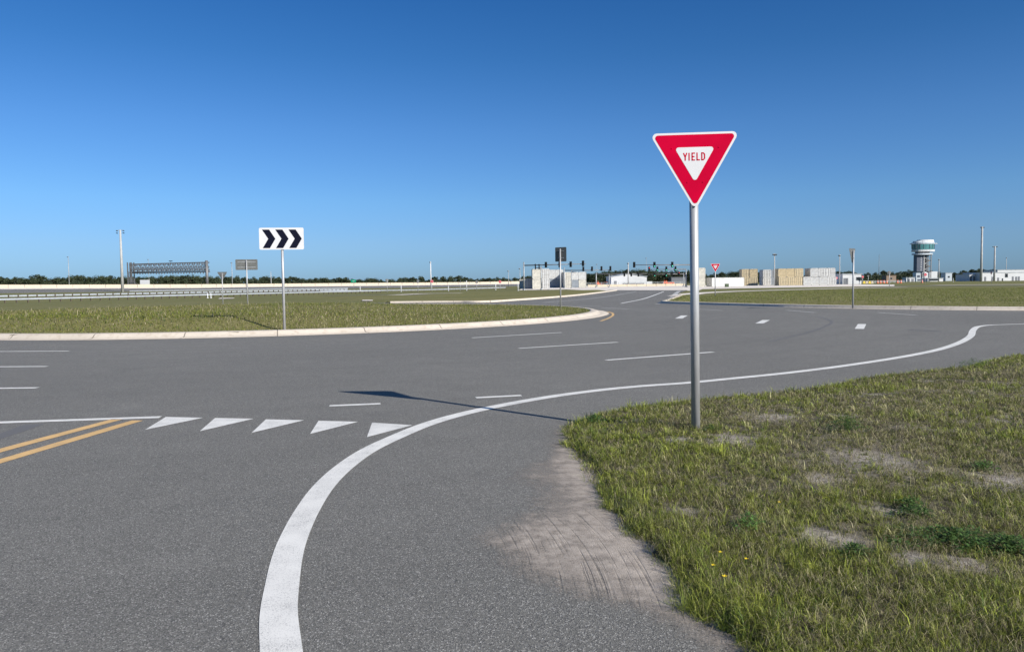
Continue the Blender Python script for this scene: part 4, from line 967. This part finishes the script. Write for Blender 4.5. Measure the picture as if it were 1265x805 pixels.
stackrow(663.2, 222, rad(1), [(0, 0, 'cream_steel', True, 'bottom cream container, leftmost column of the stack beside the left signal mast'), (0, 1, 'cream_steel', True, 'top cream container, leftmost column of the stack beside the left signal mast'),
    (2.49, 0, 'white_steel', False, 'bottom white container, second column beside the left signal mast'), (2.49, 1, 'white_steel', False, 'top white container with door end, second column beside the left signal mast')], 1.1)
stackrow(682.8, 262, rad(1), [(0, 0, 'grey_steel', True, 'bottom grey container, third column beside the left signal mast'), (0, 1, 'white_steel', True, 'top bright white container, third column beside the left signal mast'),
    (2.47, 0, 'grey_steel', True, 'bottom grey container hidden partly by the square sign post'), (2.47, 1, 'white_steel', True, 'top bright white container behind the square sign post')], 1.18)  # bottom row takes the grey for its shade
stackrow(701.2, 256, rad(1), [(0, 0, 'cream_steel', False, 'bottom cream container with door end right of the square sign'), (0, 1, 'cream_steel', False, 'top cream container with door end right of the square sign'),
    (2.5, 0, 'grey_steel', True, 'bottom grey container in the middle column right of the square sign'), (2.5, 1, 'white_steel', True, 'top white container in the middle column right of the square sign'),  # dark opening at the bottom is painted as a grey container
    (5.0, 0, 'cream_steel', True, 'bottom cream container, rightmost of the group right of the square sign'), (5.0, 1, 'white_steel', True, 'top bright white container, rightmost of the group right of the square sign')], 1.0)
stackc(646.6, 232, [0], ['cream_steel'], ['single low container behind the left signal mast pole'], rz=rad(-8), flip=True)
stackc(654.2, 224, [0], ['grey_steel'], ['single low grey container between the mast pole and the white stack'], rz=rad(-8))  # grey stands in for the shadowed side of a pale container
# middle right
stackc(866.2, 222, [0, 1], ['cream_steel', 'cream_steel'], ['bottom pale container just right of the near yield post', 'top pale container just right of the near yield post'], rz=rad(3), flip=True)
p = at(871.5, 224, 0); container(p+Vector((12.2, 6, 0)), rad(90+26), 'white_steel', 'long low white container with ribbed side beside the tan stack', 12.19)
stackrow(921.4, 250, rad(-8), [(0, 0, 'tan_steel', False, 'bottom tan container, left column of the separate two column tan stack'), (0, 1, 'tan_steel', False, 'top tan container, left column of the separate two column tan stack'),
    (2.5, 0, 'tan_steel', False, 'bottom tan container, right column of the separate two column tan stack'), (2.5, 1, 'tan_steel', True, 'top tan container, right column of the separate two column tan stack')], 1.03)
stackrow(947.6, 256, rad(-6), [(0, 0, 'white_steel', False, 'bottom white container standing alone between the two tan stacks'), (0, 1, 'white_steel', False, 'top white container standing alone between the two tan stacks')])
TR = 'of the right hand tan row'
stackrow(966.6, 238, rad(-5), [(0, 1, 'tan_steel', True, 'top tan container at the left end '+TR), (2.5, 1, 'tan_steel', True, 'top tan container in the middle '+TR), (5.0, 1, 'tan_steel', False, 'top tan container with doors at the right end '+TR),
    (.2, 0, 'tan_steel', False, 'bottom tan container at the left end '+TR), (2.7, 0, 'tan_steel', False, 'bottom tan container in the middle '+TR), (5.2, 0, 'tan_steel', False, 'bottom tan container adjoining the bottom white row'),
    (7.5, 0, 'white_steel', True, 'bottom white container, leftmost of the right hand white row'), (9.95, 0, 'white_steel', True, 'bottom white container, second in the right hand white row'), (12.4, 0, 'white_steel', True, 'bottom white container, third in the right hand white row'), (14.85, 0, 'white_steel', False, 'bottom white container, right end of the white row'),
    (9.6, 1, 'white_steel', True, 'top white container, leftmost of the upper white row'), (12.1, 1, 'white_steel', False, 'top white door end container, middle of the upper white row'), (14.6, 1, 'white_steel', False, 'top white door end container, right end of the upper white row')], 1.0)
stackrow(955.2, 262, rad(-8), [(0, 0, 'grey_steel', False, 'bottom grey container in shade behind the pale lighting pole'), (0, 1, 'grey_steel', False, 'top grey container in shade behind the pale lighting pole')])  # grey pair paints the shaded side of the white stack
e = empty('utility_cabinet', at(897.8, 205, -.04), 'small green utility cabinet in front of the long white container', 'cabinet')
MB().box((0, 0, .4), (.9, .7, .9)).build('body', M['green_box'], e); MB().box((0, 0, .88), (.98, .78, .08)).build('lid', M['green_box'], e)

# ------------------------------------------------------------ traffic signals on mast arms
def signal_mast(xp, ytop, d, xe, yarm, heads, label, yarm2=None, pole_r=.19, zb=-.02):
    p = at(xp, d, zb); e = empty('signal_mast', p, label, 'traffic signal', 'traffic signal masts at the junction')
    H = zat(xp, ytop, d)-p.z; MB().tube((0, 0, 0), (0, 0, H), pole_r, pole_r*.75, 12).box((0, 0, .1), (.7, .7, .35)).build('pole', M['galv_dull'], e, smooth=True)
    q0 = D(xp, yarm2 or yarm, d)-p; q1 = D(xe, yarm, d)-p; q0.y = q1.y = 0
    MB().tube(q0, q1, .14, .07, 8).build('arm', M['lattice'], e, smooth=True)
    for hx, hy, state in heads:
        c = D(hx, hy, d)-p; c.y = 0
        w_ = .40 if state != 'side' else .26
        hm = MB().box((c.x, -.25, c.z), (w_, .32, 1.15)).box((c.x, -.06, c.z), (.58 if state != 'side' else .2, .03, 1.35))
        for k in (-1, 0, 1): hm.tube((c.x, -.42, c.z+k*.35+.02), (c.x, -.58, c.z+k*.35-.0), .15, .16, 8, False)
        h = hm.build('signal_head', M['dark'], e)
        if state in ('green', 'red'):
            k = -1 if state == 'green' else 1; MB().tube((c.x, -.43, c.z+k*.35), (c.x, -.45, c.z+k*.35), .13, .13, 12).build('lit_lens', M[state+'_on'], h)
    return e
signal_mast(647.4, 323.6, 184, 723.8, 325.8, [(661.3, 329.3, 'side'), (665.9, 329.5, 'side'), (674.4, 327, 'off'), (691.4, 326.8, 'off'), (705, 326.4, 'off'), (720.2, 325.3, 'off')], 'nearest left signal mast with its long arm over the road', 327.8)
signal_mast(669, 329, 190, 662, 331, [], 'short signal pole standing before the white container stack', pole_r=.16)
signal_mast(697.4, 330.6, 225, 755, 333.6, [(720.6, 332.2, 'off'), (731.3, 332, 'off'), (743, 331.6, 'off'), (754, 331.4, 'off')], 'second left signal mast right of the square sign', 334)
signal_mast(706.2, 334, 235, 712, 336, [], 'short signal pole before the cream door end containers', pole_r=.15)
signal_mast(736.6, 336.6, 250, 799, 337.8, [(771.3, 338.8, 'off'), (779.8, 338.8, 'off'), (788.6, 339, 'off')], 'third left signal mast before the gabled white building', 338.4)
signal_mast(752.6, 338, 255, 758, 340, [], 'short grey pole left of the gabled white building', pole_r=.15)
signal_mast(860.5, 323, 184, 783, 327.2, [(783.4, 327, 'off'), (808.4, 327, 'green'), (830.4, 326.8, 'green')], 'right signal mast behind the yield post, two green lights on its arm', 327)
signal_mast(847.5, 333, 225, 803, 332.8, [(801.9, 332.2, 'red'), (812, 332, 'green'), (823.1, 332, 'green'), (834.4, 331.8, 'green')], 'right signal mast with one red and three green lights', 332.6)
signal_mast(844.6, 337, 262, 799, 338.7, [(808.6, 339.2, 'green'), (823, 339, 'green'), (830.2, 338, 'off'), (838.8, 338, 'red')], 'farthest right signal mast with small green lights', 338.4, pole_r=.15)

# ------------------------------------------------------------ buildings
def gable_hall():
    d = 345; L = at(755, d, 0); Rr = at(799, d, 0); W = (Rr-L).length; c = (L+Rr)/2; c.z = -.05
    ez = zat(777, 341.3, d)+.05; rz_ = zat(777, 337.6, d)+.05; e = empty('gabled_hall', c, 'white metal hall with a low gabled roof behind the signal arms', 'building')
    MB().prism([(-W/2, 0), (W/2, 0), (W/2, ez), (0, rz_-.15), (-W/2, ez)], 18, lambda x, z, y: (x, y, z)).build('wall', M['cladding'], e)
    for s in (-1, 1): MB().prism([(0, rz_-.15), (s*(W/2+.4), ez-.12), (s*(W/2+.4), ez+.02), (0, rz_)], 18.8, lambda x, z, y: (x, y-.4, z)).build('roof', M['roof'], e)
    MB().box((2, -.08, .75), (W*.6, .1, .9)).build('opening', M['grey_wall'], e)
    MB().box((-W*.38, -.05, 1.1), (1.2, .08, 2.2)).build('door', M['grey_wall'], e)
    MB().box((W/2+1.3, 3, .9), (2.6, 4, 1.9)).build('annex', M['cladding'], e)
gable_hall()
def flatbldg(x0, x1, yt, d, depth, m, label, wins=(), rz=0., name='building', zb=-.05, roof='roof', over=.25, doors=()):
    a = at(x0, d, zb); b = at(x1, d, zb); W = b.x-a.x; c = (a+b)/2; c.z = zb; H = zat((x0+x1)/2, yt, d)-zb
    e = empty(name, c, label, 'building', rz=rz)
    MB().box((0, depth/2, H/2-.06), (W, depth, H-.12)).build('wall', M[m], e)
    MB().box((0, depth/2, H-.05), (W+over*2, depth+over*2, .18)).build('roof', M[roof], e)
    for u, z, ww, hh in wins:
        f = MB().box((u*W, -.03, z*H), (ww+.16, .07, hh+.16)).build('window', M['galv_dull'], e); MB().box((u*W, -.075, z*H), (ww, .03, hh)).build('pane', M['window'], f)
    for u, ww, hh in doors: MB().box((u*W, -.04, hh/2), (ww, .09, hh)).build('door', M['grey_wall'], e)
    return e
flatbldg(829.5, 848, 342.2, 400, 8, 'grey_wall', 'low dark grey shed in front of the trees left of the yield post', roof='grey_wall', doors=[(-.2, 2, 2.2)])
flatbldg(1041, 1064, 338, 262, 6, 'cladding', 'pale grey flat roofed office right of the white container row', [(.30, .52, .9, 1.0), (.42, .52, .8, 1.0)], doors=[(-.38, .9, 2.1), (-.25, .5, 2.1)])
flatbldg(1095, 1107, 340, 480, 6, 'brown', 'small brown house among the trees left of the tower', [(.0, .5, 1.2, 1.0)], roof='brown')
flatbldg(1119.5, 1130, 342.5, 400, 4, 'cladding', 'little white shelter at the left foot of the control tower', doors=[(-.2, 1.2, 1.6), (.25, 1.2, 1.6)])
flatbldg(1146, 1165, 343.3, 395, 6, 'cladding', 'low white annex at the right foot of the control tower', [(-.1, .5, 5, .9)], doors=[(-.4, 1, 1.6)])
flatbldg(1197.5, 1209, 338.8, 385, 12, 'cladding', 'white warehouse wing at the left end of the long warehouse', doors=[(-.35, 1.0, 2.6), (0, 1, 2.4)])
flatbldg(1212.8, 1266, 336.2, 380, 16, 'cladding', 'long bright white warehouse at the right margin', [(.07, .62, 1.3, 1.8), (-.02, .15, .5, 1.2)], doors=[(-.42, .9, 2.1), (-.25, .9, 2.1), (-.12, .9, 1.6), (.22, .9, 2.1), (.36, .9, 2.1), (.30, .9, 2.0)])
for xx, ww in ((1235.4, 1.3), (1251.4, 1.1)):
    pass
flatbldg(1232, 1275, 332.9, 470, 14, 'cladding', 'taller pale warehouse roof showing above the long white warehouse', [(-.3, .6, 2, 1)])
flatbldg(1100-4, 1092, 341, 500, 5, 'brown', 'tiny brown hut') if False else None
flatbldg(1168, 1176, 336.8, 450, 5, 'roof', 'pale roofed shed between the tower and the warehouse', [(0, .5, 1, .8)])

def tower():
    d = 420; c = at(1139.3, d, -.05); e = empty('control_tower', c, 'modern control tower with green glass cab and white disc roof', 'tower')
    Z = lambda y: zat(1139, y, d)+.05
    s = d/950
    def ell(rx, ry, z0, z1, name, m, cx=0, n=28, t=1.0, parent=e):
        mb = MB(); b = 0
        for (z, k) in ((z0, 1), (z1, t)):
            for i in range(n): a = 2*math.pi*i/n; mb.v.append(Vector((cx+rx*k*math.copysign(abs(math.cos(a))**.75, math.cos(a)), ry*k*math.sin(a), z)))
        mb.f += [(i, (i+1) % n, n+(i+1) % n, n+i) for i in range(n)]+[tuple(range(n))[::-1], tuple(n+i for i in range(n))]
        return mb.build(name, m, parent)
    ell(13.2*s, 9*s, Z(311), Z(308.6), 'cab_floor', M['cladding'], 0.3*s, t=1.03)
    ell(12.9*s, 8.7*s, Z(308.6), Z(301.6), 'glazing', M['glass'], 0.2*s, t=1.02)
    mb = MB()
    for i in range(18):
        a = 2*math.pi*i/18; x = 13.1*s*math.copysign(abs(math.cos(a))**.75, math.cos(a))+.2*s; y = 8.9*s*math.sin(a); mb.tube((x, y, Z(307.6)), (x*1.01, y*1.01, Z(301.6)), .09, n=4)
    mb.build('mullion', M['tower_panel'], e)
    ell(13.3*s, 9.2*s, Z(301.6), Z(299.6), 'parapet', M['roof'], 0.0*s)
    ell(16.8*s, 6*s, Z(301.6), Z(300.7), 'canopy', M['roof'], .8*s)
    ell(10.5*s, 6.5*s, Z(299.6), Z(296.4), 'roof', M['cladding'], 2.8*s, t=.93); ell(7*s, 5*s, Z(299.6), Z(297.8), 'roof_plant', M['roof'], -5*s)
    ell(12.2*s, 8.2*s, Z(314.8), Z(312.9), 'lower_deck', M['roof'], -.6*s)
    ell(8.6*s, 5*s, Z(312.6), Z(311), 'neck', M['tower_panel'], -.6*s)
    MB().box((-5.0*s, 0, Z(325)-0*s), (8.2*s, 8*s, Z(315)-Z(336)), ).build('shaft', M['tower_panel'], e)
    mb = MB()
    for k in range(9): mb.box((-3.9*s, -4.03*s, Z(317+k*2.1)), (.9*s, .1, .45))
    mb.box((-.6*s, -4.1*s, Z(325.5)), (.5*s, .3, Z(315)-Z(336)))
    mb.build('facade_strip', M['cladding'], e)
    mb = MB(); zz = [Z(336-k*3.5) for k in range(7)]
    for k in range(6):
        a, b = (0, 7.6) if k % 2 else (7.6, 0)
        for y in (-3.2*s, -1.2*s): mb.tube((a*s, y, zz[k]), (b*s, y, zz[k+1]), .28, n=4)
        mb.box((4*s, -2*s, zz[k+1]), (8.6*s, 4*s, .22))
    for x in (0, 8.3):
        for y in (-4*s, 3*s): mb.box((x*s, y, (Z(315)+Z(345))/2), (.35, .35, Z(315)-Z(345)))
    mb.build('stairs', M['lattice'], e)
    MB().box((3.2*s, 2.2*s, Z(330)), (5.2*s, 3*s, Z(315)-Z(345))).build('stair_core', M['tower_panel'], e)
    MB().box((9*s, 2*s, Z(335.4)/2), (16.4*s, 9*s, Z(335.4))).build('base_hall', M['cladding'], e)
    MB().box((-4*s, 2*s, Z(336.3)/2), (9.5*s, 8*s, Z(336.3))).build('entrance_block', M['roof'], e)
    w_ = MB()
    for x, z, a, b in ((-5.5, 341, 2.6, 3), (-1.5, 341, 1.6, 3.4), (-4, 345.6, 5, 2)): w_.box((x*s, -2.3*s, Z(z)), (a*s, .25, b*s*.8))
    w_.build('dark_opening', M['tower_panel'], e)
tower()

# ------------------------------------------------------------ fence / low barrier in front of the far wood
def fence(xa, xb, d0, d1, label, h=1.1, spacing=3.0):
    A = at(xa, d0, -.05); Bv = at(xb, d1, -.05); n = int((Bv-A).length/spacing); e = empty('post_and_rail_fence', A, label, 'fence'); v = Bv-A
    mb = MB()
    for z in (.35, .7, 1.05): mb.tube((0, 0, z*h), (v.x, v.y, z*h), .07, n=4)
    mb.build('rail', M['galv_dull'], e); pm = None
    for i in range(n+1):
        if pm is None: pm = MB().box((0, 0, h*.55), (.14, .14, h*1.15)).build('post', M['galv_dull'], e); o = pm
        else: o = pm.copy(); col.objects.link(o); o.parent = e
        o.location = v*(i/n)
fence(722, 847, 300, 305, 'grey post and rail fence behind the yard, below the signal arms', 1.5, 2.2)
fence(1030, 1117, 300, 320, 'thin grey fence right of the white containers', .9)
def jersey(xa, xb, d0, d1, label, h=.85):
    A = at(xa, d0, -.05); Bv = at(xb, d1, -.05); v = Bv-A; L = v.length; ang = math.atan2(v.y, v.x); e = empty('barrier_row', (A+Bv)/2, label, 'barrier', rz=ang)
    mb = MB(); n = max(1, int(L/3.6))
    for i in range(n):
        x = -L/2+(i+.5)*L/n; b = len(mb.v); prof = [(-.3, 0), (-.28, .12), (-.12, .35), (-.08, h), (.08, h), (.12, .35), (.28, .12), (.3, 0)]
        for xx in (x-L/n*.48, x+L/n*.48):
            for y, z in prof: mb.v.append(Vector((xx, y, z)))
        k = len(prof); mb.f += [tuple(b+j for j in range(k)), tuple(b+k+j for j in range(k))[::-1]]+[(b+j, b+k+j, b+k+j+1, b+j+1) for j in range(k-1)]
    mb.build('barrier', M['wall'], e)
jersey(726, 846, 285, 290, 'row of concrete barrier blocks across the back of the yard')
# traffic cones / drums
cone = None
for i, x in enumerate((1084.0, 1087.6, 1091.6, 1095.4, 1108.6, 1112.8, 1139)):
    p = at(x, 300, -.05); lab = ['orange drum leftmost of the row before the trees', 'second orange drum from the left of the row', 'third orange drum from the left of the row', 'fourth orange drum, just left of the octagonal sign back', 'orange drum right of the octagonal sign back', 'orange drum rightmost of the row before the trees', 'orange drum at the foot of the control tower'][i]
    if cone is None:
        e = empty('traffic_drum', p, lab, 'traffic drum', 'orange traffic drums'); MB().tube((0, 0, .05), (0, 0, 1.15), .36, .26, 12).tube((0, 0, 0), (0, 0, .07), .48, .46, 12).build('body', M['orange'], e)
        MB().tube((0, 0, .45), (0, 0, .62), .34, .325, 12).tube((0, 0, .78), (0, 0, .93), .312, .298, 12).build('white_band', M['sign_white'], e); cone = e
    else: c = copy_tree(cone); c.location = p; tag(c, lab, 'traffic drum', 'orange traffic drums')
for i, x in enumerate((1067.6, 1071.0, 1074.4, 1077.6)):
    p = at(x, 290, -.05); e = empty('water_barrier', p, ['leftmost yellow plastic barrier before the office', 'second yellow plastic barrier from the left', 'third yellow plastic barrier from the left', 'rightmost yellow plastic barrier by the trees'][i], 'barrier', 'yellow plastic barriers')
    MB().prism([(-.48, 0), (.48, 0), (.48, .3), (.36, .45), (.36, .95), (-.36, .95), (-.36, .45), (-.48, .3)], .5).build('body', M['yellow' if i % 2 == 0 else 'wall'], e)
# orange loader and truck far behind the fence
def vehicle(x, d, label, name, m, L, cat):
    e = empty(name, at(x, d, -.05), label, cat); MB().box((0, 0, .95), (L, 2, .7)).build('body', m, e)
    c = MB().box((-L*.3, 0, 1.7), (L*.32, 1.8, .95), taper=.85).build('cab', m, e); MB().box((-L*.3, -.93, 1.8), (L*.2, .05, .5)).build('window', M['window'], c)
    for k in (-.34, .34): MB().tube((L*k, -1.05, .45), (L*k, -.75, .45), .48, n=12).build('wheel', M['tire'], e)
    return e
vehicle(825.8, 370, 'orange pickup truck parked before the grey shed', 'pickup_truck', M['orange'], 5.2, 'truck')
e = vehicle(740.8, 350, 'orange loader with raised arm parked left of the gabled hall', 'wheel_loader', M['orange'], 3.6, 'loader')
MB().tube((1, 0, 1.2), (3.0, 0, 1.9), .16, n=6).box((3.2, 0, 1.7), (.7, 1.8, .6)).build('loader_arm', M['orange'], e)
